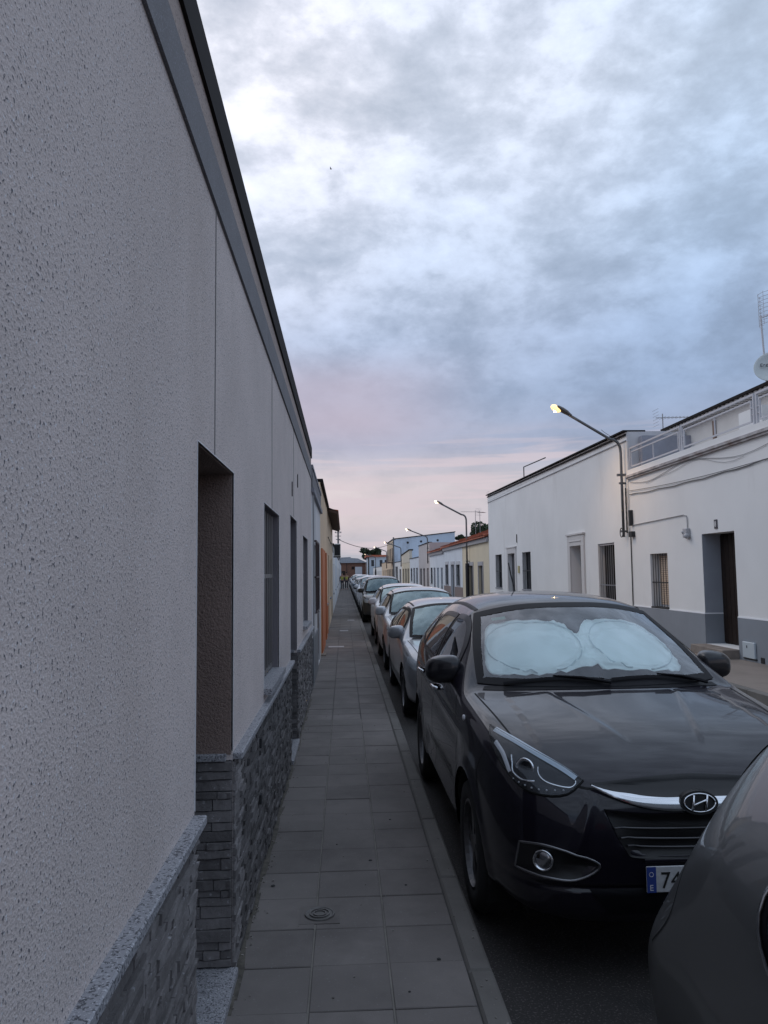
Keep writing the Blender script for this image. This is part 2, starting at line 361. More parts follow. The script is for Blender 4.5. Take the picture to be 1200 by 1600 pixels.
# ================================================================== HOUSES
def facade(bb, X, s, y0, y1, z0, z1, ops, thick=.3, depth=7.0):
    """front wall at X with openings; s = direction of the house interior (+1/-1); also sides, back and top"""
    Ys = sorted({y0, y1, *[o[0] for o in ops], *[o[1] for o in ops]}); Zs = sorted({z0, z1, *[o[2] for o in ops], *[o[3] for o in ops]})
    for i in range(len(Ys)-1):
        for j in range(len(Zs)-1):
            cy, cz = (Ys[i]+Ys[i+1])/2, (Zs[j]+Zs[j+1])/2
            if any(o[0] < cy < o[1] and o[2] < cz < o[3] for o in ops): continue
            bb.poly([(X, Ys[i], Zs[j]), (X, Ys[i+1], Zs[j]), (X, Ys[i+1], Zs[j+1]), (X, Ys[i], Zs[j+1])])
    for (a, c, d, e) in [o[:4] for o in ops]:
        X2 = X+s*thick
        bb.poly([(X, a, d), (X2, a, d), (X2, a, e), (X, a, e)]); bb.poly([(X, c, d), (X2, c, d), (X2, c, e), (X, c, e)])
        bb.poly([(X, a, e), (X2, a, e), (X2, c, e), (X, c, e)]); bb.poly([(X, a, d), (X2, a, d), (X2, c, d), (X, c, d)])
    Xd = X+s*depth
    for yy in (y0, y1): bb.poly([(X, yy, z0), (Xd, yy, z0), (Xd, yy, z1), (X, yy, z1)])
    bb.poly([(Xd, y0, z0), (Xd, y1, z0), (Xd, y1, z1), (Xd, y0, z1)])
    # parapet top and flat roof just below
    pw = .22; Xp = X+s*pw
    bb.poly([(X, y0, z1), (Xp, y0, z1), (Xp, y1, z1), (X, y1, z1)]); bb.poly([(Xp, y0, z1), (Xp, y1, z1), (Xp, y1, z1-.35), (Xp, y0, z1-.35)])
    bb.poly([(Xp, y0, z1-.35), (Xp, y1, z1-.35), (Xd, y1, z1-.35), (Xd, y0, z1-.35)])
    return bb
def door(p, X, s, o, m, dep=.26, handle=True, planks=0, glassp=None):
    a, c, z0, z1 = o[:4]; xd = X+s*dep
    b = B(); b.box(min(xd, xd+s*.05), max(xd, xd+s*.05), a+.002, c-.002, z0, z1-.002)
    if not planks:
        for zz in ((z0+.15, z0+(z1-z0)*.42), (z0+(z1-z0)*.5, z1-.15)):
            b.box(min(xd, xd-s*.012), max(xd, xd-s*.012), a+.12, c-.12, zz[0], zz[1])
    d = b.done('door', m, p)
    if planks:
        n = planks; wd = (c-a)/n
        for i in range(n):
            b = B(); b.box(min(xd, xd-s*.02), max(xd, xd-s*.02), a+i*wd+.006, a+(i+1)*wd-.006, z0+.03, z1-.03); b.bevel(.005); b.done('plank', m, d)
    if handle:
        b = B(); b.sphere((xd-s*.05, a+.09, z0+1.02), .028, 1); b.tube([(xd-s*.05, a+.09, z0+1.02), (xd, a+.09, z0+1.02)], .01, 6); b.done('handle', iron_w, d)
    return d
def window(p, X, s, o, dep=.2, bars=6, bar_m=None, blind=None, bar_out=0.03, mids=(.5,), sill=True, frame_m=None, joined=False, sill_m=None):
    a, c, z0, z1 = o[:4]; xd = X+s*dep; fm = frame_m or door_b; lo, hi = min(xd, xd+s*.05), max(xd, xd+s*.05)
    b = B(); f = .05
    for bx in ((a, a+f, z0, z1), (c-f, c, z0, z1), (a+f, c-f, z1-f, z1), (a+f, c-f, z0, z0+f), ((a+c)/2-.02, (a+c)/2+.02, z0+f, z1-f)): b.box(lo, hi, bx[0]+.001, bx[1]-.001, bx[2]+.001, bx[3]-.001)
    wd = b.done('window', fm, p)
    b = B(); b.box(xd+s*.03-.004, xd+s*.03+.004, a+.02, c-.02, z0+.02, z1-.02); b.done('pane', pane_m, wd)
    if blind:
        b = B(); zz = z0+f; k = 0
        n = 26 if not joined else 10; st_ = (z1-z0-2*f)/n
        for k in range(n): b.box(xd-.006-s*.012, xd+.006-s*.012, a+f, c-f, z0+f+k*st_+.004, z0+f+(k+1)*st_-.004)
        b.done('roller_blind', blind, wd, kind='stuff')
    if bars:
        xb = X-s*bar_out if bar_out < 0 else X+s*bar_out
        if joined:
            b = B()
            for i in range(bars): yy = a+(c-a)*(i+.5)/bars; b.box(xb-.01, xb+.01, yy-.012, yy+.012, z0, z1)
            for mz in mids: b.box(xb-.01, xb+.01, a, c, z0+(z1-z0)*mz-.015, z0+(z1-z0)*mz+.015)
            b.done('grille', bar_m or black_p, wd)
        else:
            for i in range(bars):
                yy = a+(c-a)*(i+.5)/bars; b = B(); b.tube([(xb, yy, z0+.01), (xb, yy, z1-.01)], .0085, 6); b.done('bar', bar_m or black_p, wd)
            for mz in mids:
                zz = z0+(z1-z0)*mz; b = B(); b.box(xb-.006, xb+.006, a+.001, c-.001, zz-.014, zz+.014); b.done('crossbar', bar_m or black_p, wd)
    if sill:
        b = B(); b.box(min(X-s*.04, X+s*dep), max(X-s*.04, X+s*dep), a-.03, c+.03, z0-.045, z0+.003); b.done('sill', sill_m or granite, wd)
    return wd
# ------------------------------------------------------------------ near left house
h = thing('roughcast_house', 'near grey roughcast house with slate stone plinth filling the left side', 'house', (XL, 5, .13))
D1 = (2.55, 3.39, .13, 2.27); W1 = (4.67, 5.74, 1.13, 2.26); D2 = (6.93, 7.86, .13, 2.36); W2 = (9.05, 10.2, 1.2, 2.28)
b = B(); facade(b, XL, -1, -4.0, 11.40, .10, 3.24, [D1, W1, D2, W2], thick=.34, depth=6)
b.bm.faces.ensure_lookup_table()
wall = b.done('wall', stucco_l, h)
# vertical expansion grooves
for yy in (2.89, 5.19, 7.42):
    z_lo = 2.272 if yy < 3 else (2.262 if yy < 6 else 2.362)
    b = B(); b.box(XL-.004, XL+.0025, yy-.005, yy+.005, z_lo, 3.24); b.done('groove', mat('groove_dark', (.20, .19, .19), .9), wall)
b = B(); b.box(XL-.1, XL+.012, -4, 11.40, 3.24, 3.42); b.done('band', band_m, h)
b = B(); b.box(XL-.25, XL+.002, -4, 11.40, 3.42, 3.56); b.done('parapet', mat('plaster_warm_grey', (.40, .33, .30), .9, var=.12, vs=2.5, bump=.6, bs=95, dist=.008, specks=[((.12, .10, .10), 130, .60, .68)]), h)
b = B(); b.box(XL-.30, XL+.016, -4, 11.42, 3.56, 3.72); b.done('coping', dark_edge, h)
# bead at the opening corners
for (a, c, d, e) in (D1, W1, D2, W2):
    b = B()
    for yy in (a, c): b.box(XL-.006, XL+.003, yy-(.004 if yy == a else 0), yy+(0 if yy == a else .004), max(d, 1.06), e)
    b.box(XL-.006, XL+.003, a, c, e, e+.004); b.done('corner_bead', mat('bead', (.7, .7, .72), .6), wall)
# reveals of the openings in darker mauve render, 3 mm proud of the wall return
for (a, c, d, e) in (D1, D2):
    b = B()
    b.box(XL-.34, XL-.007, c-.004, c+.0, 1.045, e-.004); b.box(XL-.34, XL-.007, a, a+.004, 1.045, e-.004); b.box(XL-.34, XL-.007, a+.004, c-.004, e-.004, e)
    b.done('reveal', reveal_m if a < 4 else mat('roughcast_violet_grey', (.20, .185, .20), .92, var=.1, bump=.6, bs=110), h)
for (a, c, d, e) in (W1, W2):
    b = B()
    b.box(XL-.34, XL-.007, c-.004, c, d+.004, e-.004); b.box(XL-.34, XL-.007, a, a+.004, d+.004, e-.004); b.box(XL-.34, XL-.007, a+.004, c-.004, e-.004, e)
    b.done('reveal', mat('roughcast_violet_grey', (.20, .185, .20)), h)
door(h, XL, -1, D1, wood_d, dep=.33); door(h, XL, -1, D2, wood_d, dep=.33)
window(h, XL, -1, W1, dep=.24, bars=7, bar_m=mat('bar_dull_steel', (.22, .21, .21), .5, metal=.6), blind=None, bar_out=.05, mids=(.03, .60), sill=False, frame_m=mat('frame_brown', (.17, .095, .06), .5))
window(h, XL, -1, W2, dep=.24, bars=7, bar_m=mat('bar_dull_steel', (.22, .21, .21), .5, metal=.6), blind=None, bar_out=.05, mids=(.03, .60), sill=False, frame_m=mat('frame_brown', (.17, .095, .06), .5))
for (a, c, d, e) in (W1, W2):
    b = B(); b.box(XL-.34, XL+.05, a+.001, c-.001, d-.035, d+.003); b.done('sill', granite, h)
for (a, c, d, e) in (D1, D2):
    b = B(); b.box(XL-.34, XL+.028, a+.002, c-.002, .12, .165); b.bevel(.004); b.done('threshold', granite, h)
# coping of the plinth
for y0_, y1_ in ((-4, 2.545), (3.395, 6.925), (7.865, 11.40)):
    n_ = max(1, round((y1_-y0_)/1.2)); ln = (y1_-y0_)/n_
    for i in range(n_):
        b = B(); b.box(XL-.02, XL+.042, y0_+i*ln+.001, y0_+(i+1)*ln-.001, 1.02, 1.05); b.bevel(.004); b.done('coping_stone', granite, h)
    # dark joint under the render
for (a, c, d, e) in (D1, D2):
    b = B(); b.box(XL-.34, XL-.025, c-.03, c-.003, 1.02, 1.05); b.bevel(.003); b.done('coping_stone', granite, h)
    b = B(); b.box(XL-.34, XL-.025, a+.003, a+.03, 1.02, 1.05); b.bevel(.003); b.done('coping_stone', granite, h)
# ledger stone cladding
def stone_mesh():
    q = B(); g = 3
    q.box(0, 1, -.5, .5, -.5, .5)
    bmesh.ops.subdivide_edges(q.bm, edges=[e for e in q.bm.edges if abs(e.verts[0].co.y-e.verts[1].co.y) > .5], cuts=2)
    for v in q.bm.verts:
        if v.co.x > .5: v.co.x += random.uniform(-.35, .15); v.co.z *= random.uniform(.86, 1.0); v.co.y *= random.uniform(.985, 1.0)
    bmesh.ops.recalc_face_normals(q.bm, faces=q.bm.faces[:])
    me = bpy.data.meshes.new('stone'); q.bm.to_mesh(me); q.bm.free(); me.materials.append(stone_m); return me
sm = [stone_mesh() for _ in range(10)]
off = root_off(h)
cnt = 0
def ledger(y0_, y1_, single):
    """rows of thin stones on the street face"""
    global cnt
    z = .14; bb = B()
    while z < 1.015:
        hh = random.choice((.020, .024, .028, .028, .034)); hh = min(hh, 1.018-z)
        if hh < .012: break
        y = y0_
        while y < y1_-.001:
            ln = random.uniform(.06, .24); ln = min(ln, y1_-y)
            if y1_-y-ln < .05: ln = y1_-y
            pr = random.uniform(.005, .019)
            if single and single[0] <= y <= single[1] and cnt < 296:
                o = bpy.data.objects.new('stone', random.choice(sm)); C.objects.link(o); o.parent = h
                o.location = Vector((XL+.001, y+ln/2, z+hh/2))-off; o.scale = (pr, ln-.003, hh-.003); cnt += 1
            else: bb.box(XL+.0005, XL+pr, y+.0015, y+ln-.0015, z+.0015, z+hh-.0015, j=.0012)
            y += ln
        z += hh
    if len(bb.bm.verts): bb.done('ledger_stones', stone_m, h, kind='stuff')
    else: bb.bm.free()
def ledger_jamb(yf, sgn, one):
    """stones on the door jamb, facing -Y (sgn -1) or +Y"""
    global cnt
    z = .17; bb = B()
    while z < 1.015:
        hh = random.choice((.03, .036, .045, .05)); hh = min(hh, 1.018-z)
        if hh < .012: break
        x = XL-.335
        while x < XL-.002:
            ln = random.uniform(.06, .20); ln = min(ln, XL-.001-x)
            if XL-.001-x-ln < .04: ln = XL-.001-x
            pr = random.uniform(.006, .02)
            if one and cnt < 298:
                o = bpy.data.objects.new('stone', random.choice(sm)); C.objects.link(o); o.parent = h
                o.location = Vector((x+ln/2, yf, z+hh/2))-off; o.scale = (pr, ln-.003, hh-.003); o.rotation_euler = (0, 0, R(90)*sgn); cnt += 1
            else: bb.box(x+.0015, x+ln-.0015, min(yf, yf+sgn*pr), max(yf, yf+sgn*pr), z+.0015, z+hh-.0015)
            x += ln
        z += hh
    if len(bb.bm.verts): bb.done('ledger_stones', stone_m, h, kind='stuff')
    else: bb.bm.free()
for y0_, y1_ in ((-4, 2.545), (3.395, 6.925), (7.865, 11.40)):
    b = B(); b.box(XL-.002, XL+.0008, y0_, y1_, .13, 1.02); b.done('mortar_bed', mortar, h)
for (a, c, d, e) in (D1, D2):
    b = B(); b.box(XL-.34, XL-.0003, c-.004, c+.001, .13, 1.02); b.done('mortar_bed', mortar, h)
    b = B(); b.box(XL-.34, XL-.0003, a-.001, a+.004, .13, 1.02); b.done('mortar_bed', mortar, h)
ledger_jamb(D1[1]-.004, -1, True)
ledger(-4, 2.545, (1.75, 2.6)); ledger(3.395, 6.925, (3.3, 3.55)); ledger(7.865, 11.40, None)
ledger_jamb(D2[1]-.004, -1, False); ledger_jamb(D1[0]+.004, 1, False); ledger_jamb(D2[0]+.004, 1, False)
b = B(); b.box(XL+.01, XL+.05, 2.43, 2.55, .12, .132); b.bm.free()
b = B()
for yy in (4.30, ): 
    for zz in (.92, .62): b.box(XL+.018, XL+.03, yy-.02, yy+.02, zz-.05, zz)
b.done('vent', mortar, h)
# wall number plate and a small vertical sign bracket
for yy, zz in ((7.15, 2.62), (8.0, 2.80)):
    b = B(); b.box(XL+.001, XL+.010, yy-.005, yy+.005, zz-.07, zz+.07); b.done('hook', black_p, h)
# ------------------------------------------------------------------ second left house (white, dark window and door)
h = thing('white_house', 'white house on the left with dark barred window and dark door, after the roughcast one', 'house', (XL, 13.5, .13))
WA = (12.0, 13.45, 1.25, 2.3); DA = (13.75, 15.2, .13, 2.3)
b = B(); facade(b, XL, -1, 11.43, 15.68, .10, 3.42, [WA, DA], depth=6); b.done('wall', white_w3, h)
b = B(); b.box(XL-.05, XL+.05, 11.43, 15.68, 3.05, 3.12); b.box(XL-.28, XL+.03, 11.43, 15.68, 3.42, 3.47); b.done('cornice', mat('cornice_grey', (.25, .25, .28), .8), h)
b = B(); b.box(XL, XL+.02, 11.43, 15.68, 3.13, 3.40); b.done('band', band_m, h)
b = B(); b.box(XL, XL+.02, 11.43, 13.72, .13, .85); b.done('plinth', mat('plinth_grey', (.20, .20, .21), .85, var=.15, vs=4), h)
window(h, XL, -1, WA, dep=.12, bars=0, blind=None, sill=True)
wd = B()
for i in range(8): yy = WA[0]+(WA[1]-WA[0])*i/7; wd.box(XL+.04, XL+.055, yy-.01, yy+.01, 1.2, 2.34)
for zz in (1.2, 1.75, 2.32): wd.box(XL, XL+.055, WA[0]-.02, WA[0]+.0, zz, zz+.03); wd.box(XL, XL+.055, WA[1], WA[1]+.02, zz, zz+.03); wd.box(XL+.04, XL+.056, WA[0], WA[1], zz, zz+.03)
wd.done('window_cage', mat('rust_brown_iron', (.05, .028, .028), .6), h)
door(h, XL, -1, DA, door_b, dep=.03)
b = B(); b.tube([(XL+.03, 11.46, 3.0), (XL+.03, 11.46, .2)], .012, 6); b.done('drainpipe', cable_g, h)
# cream and orange house
h = thing('orange_trim_house', 'tan house on the left with tall orange painted door surround', 'house', (XL, 19, .13))
DO = (18.6, 19.7, .13, 2.4); WO = (20.6, 21.6, 1.0, 2.3)
b = B(); facade(b, XL, -1, 15.71, 22.3, .10, 3.75, [DO, WO], depth=6); b.done('wall', tan_w, h)
b = B(); b.box(XL, XL+.03, 16.1, 18.58, .13, 2.36); b.box(XL, XL+.03, 19.72, 20.55, .13, 2.36); b.done('orange_panel', orange_m, h)
b = B(); b.box(XL, XL+.02, 21.65, 22.3, .13, 1.0); b.done('orange_plinth', orange_m, h)
door(h, XL, -1, DO, door_b, dep=.05); window(h, XL, -1, WO, dep=.15, joined=True)
b = B(); b.box(XL-.25, XL+.06, 15.71, 22.3, 3.72, 3.79); b.done('coping', dark_edge, h)
b = B(); b.box(XL+.002, XL+.10, 15.8, 16.4, .13, .16); b.done('step', step_m, h)
# house with projecting tiled eave
h = thing('eave_house', 'tan house on the left with dark projecting roof eave', 'house', (XL, 27, .13))
DE = (23.4, 24.5, .13, 2.4); WE = (26, 27, 1.0, 2.3); DE2 = (29.0, 30.1, .13, 2.4)
b = B(); facade(b, XL, -1, 22.33, 32.3, .10, 3.75, [DE, WE, DE2], depth=6); b.done('wall', mat('ochre_paint', (.58, .45, .32), .9, var=.1), h)
b = B(); b.prism([(XL-.4, 22.33, 3.95), (XL+.30, 22.33, 3.66), (XL+.30, 22.33, 3.58), (XL-.4, 22.33, 3.80)], (0, 9.97, 0)); b.done('eave', mat('eave_wood', (.07, .035, .025), .8), h)
b = B(); b.prism([(XL-6, 22.33, 4.6), (XL+.33, 22.33, 3.69), (XL+.33, 22.33, 3.665), (XL-6, 22.33, 4.5)], (0, 9.97, 0)); b.done('roof', rtile_m, h)
door(h, XL, -1, DE, door_b, dep=.06); door(h, XL, -1, DE2, wood_d, dep=.06); window(h, XL, -1, WE, dep=.15, joined=True)
b = B(); b.tube([(XL+.02, 22.5, 2.9), (XL+.08, 24, 2.75), (XL+.05, 27, 2.9), (XL+.03, 32, 2.7)], .012, 6); b.done('cable', cable_m, h)
# far left houses
fl = [(32.35, 40.6, 3.05, white_w, 'pale house on the left just past the projecting eave and air conditioner'), (40.65, 52, 3.25, white_w2, 'bluish white low house far down the left pavement'), (52.05, 66, 2.95, white_w, 'long white low house far down the left side before the utility pole'), (66.05, 84, 3.3, white_w3, 'worn white house by the utility pole, far end of the left row'), (84.05, 120, 3.0, white_w2, 'farthest white house on the left behind the two walkers')]
for i, (a, c, zt, m, lab) in enumerate(fl):
    h = thing('terraced_house', lab, 'house', (XL, (a+c)/2, .13)); n_ = int((c-a)/3.4); ops = []
    for k in range(n_):
        yy = a+(c-a)*(k+.5)/n_
        ops.append((yy-.5, yy+.5, .13, 2.3) if k % 2 else (yy-.55, yy+.55, .95, 2.25))
    b = B(); facade(b, XL, -1, a, c, .10, zt, ops, depth=6); b.done('wall', m, h)
    for o in ops:
        if o[2] < .5: door(h, XL, -1, o, door_b, dep=.08, handle=False)
        else: window(h, XL, -1, o, dep=.12, joined=True, bars=5, bar_out=-.03)
    b = B(); b.box(XL-.26, XL+.05, a, c, zt, zt+.06); b.done('coping', dark_edge, h)
    b = B(); b.box(XL, XL+.02, a, c, .13, .8)
    for o in ops: pass
    b.bm.free()
# air conditioner on the far left wall
t = thing('air_conditioner', 'white boxy air conditioner unit hung high over the left pavement', 'air conditioner', (XL, 35, 2.55))
b = B(); b.box(XL+.03, XL+.33, 34.6, 35.4, 2.6, 3.18); b.bevel(.02); b.done('casing', mat('ac_white', (.62, .61, .58), .6), t)
b = B(); b.box(XL+.05, XL+.31, 34.585, 34.60, 2.64, 3.14)
for k in range(7): b.box(XL+.06, XL+.30, 34.57, 34.585, 2.67+k*.065, 2.69+k*.065)
b.done('vent_grille', black_p, t)
b = B()
for yy in (34.75, 35.25): b.box(XL, XL+.33, yy-.015, yy+.015, 2.56, 2.60)
b.done('bracket', black_p, t)
# utility pole, left
def cable_pts(p, q, sag, n=14):
    p, q = Vector(p), Vector(q); return [p.lerp(q, i/n)+Vector((0, 0, -sag*4*(i/n)*(1-i/n))) for i in range(n+1)]
t = thing('utility_pole', 'slim dark utility pole with crossarms rising from the far left houses', 'utility pole', (-.62, 80, .1))
b = B(); b.tube([(-.62, 80, 2.5), (-.62, 80, 6.4)], .09, 8); b.done('pole', pole_m, t)
b = B()
for zz, hw in ((6.1, .35), (5.75, .3), (5.4, .25)): b.box(-.62-hw, -.62+hw, 79.95, 80.05, zz-.03, zz+.03)
b.done('crossarm', pole_m, t)
for x_ in (-.9, -.34): b = B(); b.lathe([(0, 0), (.04, 0), (.05, .06), (.03, .12), (0, .13)], (x_, 80, 6.13), seg=8); b.done('insulator', cable_g, t)
b = B(); b.tube(cable_pts((-.5, 80, 5.35), (7.25, 110, 6.3), .9), .035, 5); b.done('overhead_cable', cable_m, None, 'dark overhead cable sagging across the far end of the street', 'cable')
# ================================================================== RIGHT SIDE
# ------------------------------------------------------------------ house A: white with grey plinth and terrace
h = thing('white_terrace_house', 'white house at right with grey plinth and railed roof terrace', 'house', (XR, 15, .13))
HA0, HA1 = 4.0, 19.24
DA = (14.02, 15.34, .30, 2.54); WA = (17.05, 18.04, .94, 2.2)
b = B(); facade(b, XR, 1, HA0, HA1, .10, 4.20, [DA, WA, (6.2, 7.3, .94, 2.2)], thick=.5, depth=8); wall = b.done('wall', white_w, h)
b = B()
for a, c in ((HA0, DA[0]), (DA[1], HA1)): b.box(XR-.012, XR+.002, a, c, .12, .90)
b.box(XR-.010, XR+.5, DA[1]-.010, DA[1]-.001, .30, .90); b.box(XR-.010, XR+.5, DA[0]+.001, DA[0]+.01, .30, .90)
b.done('plinth', grey_band, h)
b = B()
for a, c in ((HA0, DA[0]), (DA[1], HA1)): b.box(XR-.014, XR+.001, a, c, .90, .925)
b.box(XR-.010, XR+.5, DA[1]-.012, DA[1]-.001, .90, .925); b.done('plinth_line', mat('pale_line', (.80, .81, .84), .8), h)
# grey face on the far door jamb
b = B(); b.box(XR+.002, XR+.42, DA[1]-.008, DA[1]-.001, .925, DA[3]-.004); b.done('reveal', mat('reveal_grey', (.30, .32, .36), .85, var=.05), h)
d = door(h, XR, 1, DA, wood_d, dep=.40, planks=8)
b = B(); b.box(XR-.34, XR+.45, DA[0]-.0, DA[1]+.0, .12, .298, j=.004); b.bevel(.012); b.done('step', step_m, h)
window(h, XR, 1, WA, dep=.22, bars=7, blind=mat('blind_pale_tan', (.62, .47, .36), .7), bar_out=.04, mids=(.46,), sill=False, frame_m=blind_w)  # blind slats in one even pale tan
b = B(); b.box(XR-.02, XR+.2, WA[0], WA[1], WA[2]-.03, WA[2]+.004); b.done('sill', mortar, h)
window(h, XR, 1, (6.2, 7.3, .94, 2.2), joined=True)
# cornice and terrace
b = B(); b.box(XR-.09, XR+.25, HA0, HA1, 4.20, 4.255); b.box(XR-.06, XR+.2, HA0, HA1, 4.155, 4.20); b.done('cornice', mat('cornice_stained', (.40, .38, .38), .9, var=.3, vs=4, stain=((.16, .10, .08), 2.2, .5, (1, 1, 3))), h)
b = B(); b.box(XR-.03, XR+.16, HA0, HA1, 4.255, 4.40); b.done('parapet', white_w, h)
b = B(); b.box(XR-.07, XR-.002, HA0, HA1, 3.70, 3.715); b.bm.free()
# stain lines under the cornice
b = B(); pts = [(XR-.02, 19.1-i*.35, 4.08-.10*math.sin(i*.5)-.012*i*.3) for i in range(20)]
b.tube(pts, .006, 5); b.tube([(p[0], p[1], p[2]-.05+.04*math.sin(i)) for i, p in enumerate(pts[3:17])], .004, 5); b.done('telephone_cable', cable_g, h)
# railing panels (posts, rails, thin bars)
def rail_panel(y0_, y1_, x_=XR+.05):
    zb, zt = 4.47, 4.94; fr = thing('terrace_railing', 'x', 'railing', (x_, (y0_+y1_)/2, 4.40), 'grey steel railing panels along the roof terrace')
    b = B(); b.box(x_-.02, x_+.02, y0_, y0_+.04, 4.40, 4.99); b.done('post', iron_g, fr)
    b = B(); b.box(x_-.02, x_+.02, y1_-.04, y1_, 4.40, 4.99); b.done('post', iron_g, fr)
    b = B(); b.box(x_-.02, x_+.02, y0_+.04, y1_-.04, zt+.01, zt+.05); b.done('handrail', iron_g, fr)
    b = B(); b.box(x_-.015, x_+.015, y0_+.10, y1_-.10, zt-.09, zt-.06); b.box(x_-.015, x_+.015, y0_+.10, y1_-.10, zb, zb+.03)
    b.box(x_-.015, x_+.015, y0_+.10, y0_+.13, zb+.03, zt-.09); b.box(x_-.015, x_+.015, y1_-.13, y1_-.10, zb+.03, zt-.09); b.done('frame', iron_g, fr)
    ym = (y0_+y1_)/2; b = B(); b.box(x_-.012, x_+.012, ym-.012, ym+.012, zb+.031, zt-.091); b.done('bar', iron_g, fr)
    b = B()
    for yy in (y0_+.04, y1_-.10):
        for zz in (4.60, 4.72): b.box(x_-.01, x_+.01, yy, yy+.06, zz, zz+.02)
    b.done('bracket', iron_g, fr)
    return fr
labs = ['railing panel nearest to the tall white house on the terrace', 'middle railing panel below the tiled upper wall of the terrace', 'railing panel at the right edge, below the satellite dish']
for (a, c), lab in zip(((16.22, 19.2), (13.18, 16.16), (10.1, 13.12)), labs): rail_panel(a, c)['label'] = lab
# set-back upper storey
XS = 9.0
h = thing('rooftop_room', 'white rooftop room set back behind the terrace railing, with slatted cornice', 'building', (XS, 15, 4.0))
ops = [(13.0, 14.3, 4.3, 5.0), (15.8, 17.4, 4.3, 4.85)]
b = B(); facade(b, XS, 1, 6.0, 20.2, 3.8, 5.52, ops, thick=.25, depth=5); b.done('wall', mat('warm_white_wall', (.62, .60, .58), .9, var=.05), h)
for o in ops: window(h, XS, 1, o, joined=True, bars=0, blind=blind_w, sill=False)
b = B(); b.box(XS-.28, XS+.3, 6.0, 20.2, 5.60, 5.66); b.done('roof_edge', dark_edge, h)
b = B()
for i in range(70): b.box(XS-.22, XS, 6.05+i*.2, 6.15+i*.2, 5.525, 5.598)
b.done('lattice_blocks', mat('lattice', (.55, .53, .52), .9), h, kind='stuff')
b = B(); b.box(XS-.6, XS-.001, 14.6, 15.5, 4.2, 5.1); b.done('buttress', white_w, h)
for i, (yy, ln) in enumerate(((17.7, 1.5), (14.6, 1.1))):
    b = B(); b.box(XS-.05, XS-.002, yy-.05, yy+.05, 4.2, 5.4); b.done('pilaster', mat('brown_pilaster', (.20, .13, .10), .9), h)
b = B(); b.box(7.7, 9.2, 19.0, 19.2, 3.9, 5.28); t = b.done('party_wall', mat('grey_render', (.30, .31, .36), .9, var=.15, vs=2), None, 'grey rendered dividing wall at the far end of the roof terrace', 'wall')
# satellite dish and mast with grid aerial
t = thing('satellite_dish', 'pale satellite dish on a mast above the roof terrace, right edge', 'satellite dish', (9.02, 15.2, 5.66))
b = B(); prof = [(.36*k/8, .09*(k/8)**2) for k in range(9)]
b.lathe([(max(r_, .001), hh) for r_, hh in prof]+[(.365, .085), (.36*.9, .05), (.1, -.02), (.001, -.02)], (0, 0, 0), 'z', 28)
rotd = Vector((-.55, -.83, .35)).to_track_quat('Z', 'Y').to_matrix()
dc = Vector((9.12, 15.35, 6.05))
for v in b.bm.verts: v.co = rotd @ v.co + dc
b.done('dish', mat('dish_grey', (.50, .54, .54), .45), t, smooth=True)
b = B(); b.tube([(9.12, 15.45, 5.6), (9.12, 15.45, 6.0), dc], .025, 8); b.done('bracket', iron_g, t)
b = B(); b.tube([dc+Vector((0, -.02, -.30)), dc+rotd@Vector((0, -.1, .42))], .012, 6); b.sphere(dc+rotd@Vector((0, -.1, .42)), .04, 1); b.done('feed_arm', iron_g, t)
xa = rotd@Vector((1, 0, 0)); ya = rotd@Vector((0, 1, 0))
if ya.z < 0: xa, ya = -xa, -ya
place_text('writing', 'Eng', .11, black_p, t, dc+rotd@Vector((0, 0, .075))-xa*.24+ya*.03, xa, ya, .003)
t = thing('grid_aerial', 'tall mast with curved grid television aerial at the right edge', 'aerial', (9.02, 15.4, 5.66))
b = B(); b.tube([(9.06, 15.5, 5.62), (9.0, 15.5, 7.25)], .02, 8); b.done('mast', iron_g, t)
b = B()
for k in range(9):
    zz = 7.05+k*.085; b.tube([(8.98+.17*math.cos(a_), 15.5-.05-.16*math.sin(a_)*.3, zz) if 0 else (9.0+.42*(1-math.cos(a_)), 15.5+.34*math.sin(a_), zz) for a_ in [R(-65+13*q) for q in range(11)]], .005, 4)
for a_ in (-50, -17, 17, 50): b.tube([(9.0+.42*(1-math.cos(R(a_))), 15.5+.34*math.sin(R(a_)), 7.03), (9.0+.42*(1-math.cos(R(a_))), 15.5+.34*math.sin(R(a_)), 7.76)], .006, 4)
b.done('reflector_grid', iron_g, t)
b = B(); b.tube([(9.0, 15.5, 7.2), (9.5, 15.5, 7.35)], .012, 6)
for k in range(5): b.tube([(9.1+k*.09, 15.38, 7.23+k*.03), (9.1+k*.09, 15.62, 7.23+k*.03)], .005, 4)
b.done('boom', iron_g, t)
def yagi(loc, hgt, ang, lab, sc=1.0, name='television_aerial'):
    t = thing(name, lab, 'aerial', loc); x, y, z = loc
    b = B(); b.tube([(x, y, z), (x, y, z+hgt)], .016*sc, 6); b.done('mast', cable_g, t)
    b = B(); dx, dy = math.cos(ang), math.sin(ang); p0 = Vector((x, y, z+hgt-.12)); L_ = .9*sc
    b.tube([p0-Vector((dx, dy, 0))*.2*sc, p0+Vector((dx, dy, .03))*L_], .012*sc, 5)
    for k in range(9):
        c_ = p0+Vector((dx, dy, .03))*(L_*(k/8.)); ln = (.22-.012*k)*sc; b.tube([c_-Vector((-dy, dx, 0))*ln, c_+Vector((-dy, dx, 0))*ln], .006*sc, 4)
    for sg in (-1, 1):
        q = p0-Vector((dx, dy, 0))*.2*sc; 
        for k in range(3): b.tube([q+Vector((-dy*.2*sc, dx*.2*sc, sg*(.05+.09*k)*sc)), q-Vector((-dy*.2*sc, dx*.2*sc, -sg*(.05+.09*k)*sc))], .005*sc, 4)
    b.done('yagi', cable_g, t); return t
yagi((9.1, 20.9, 5.2), 1.05, R(0), 'small comb television aerial on the flat roof behind the terrace')
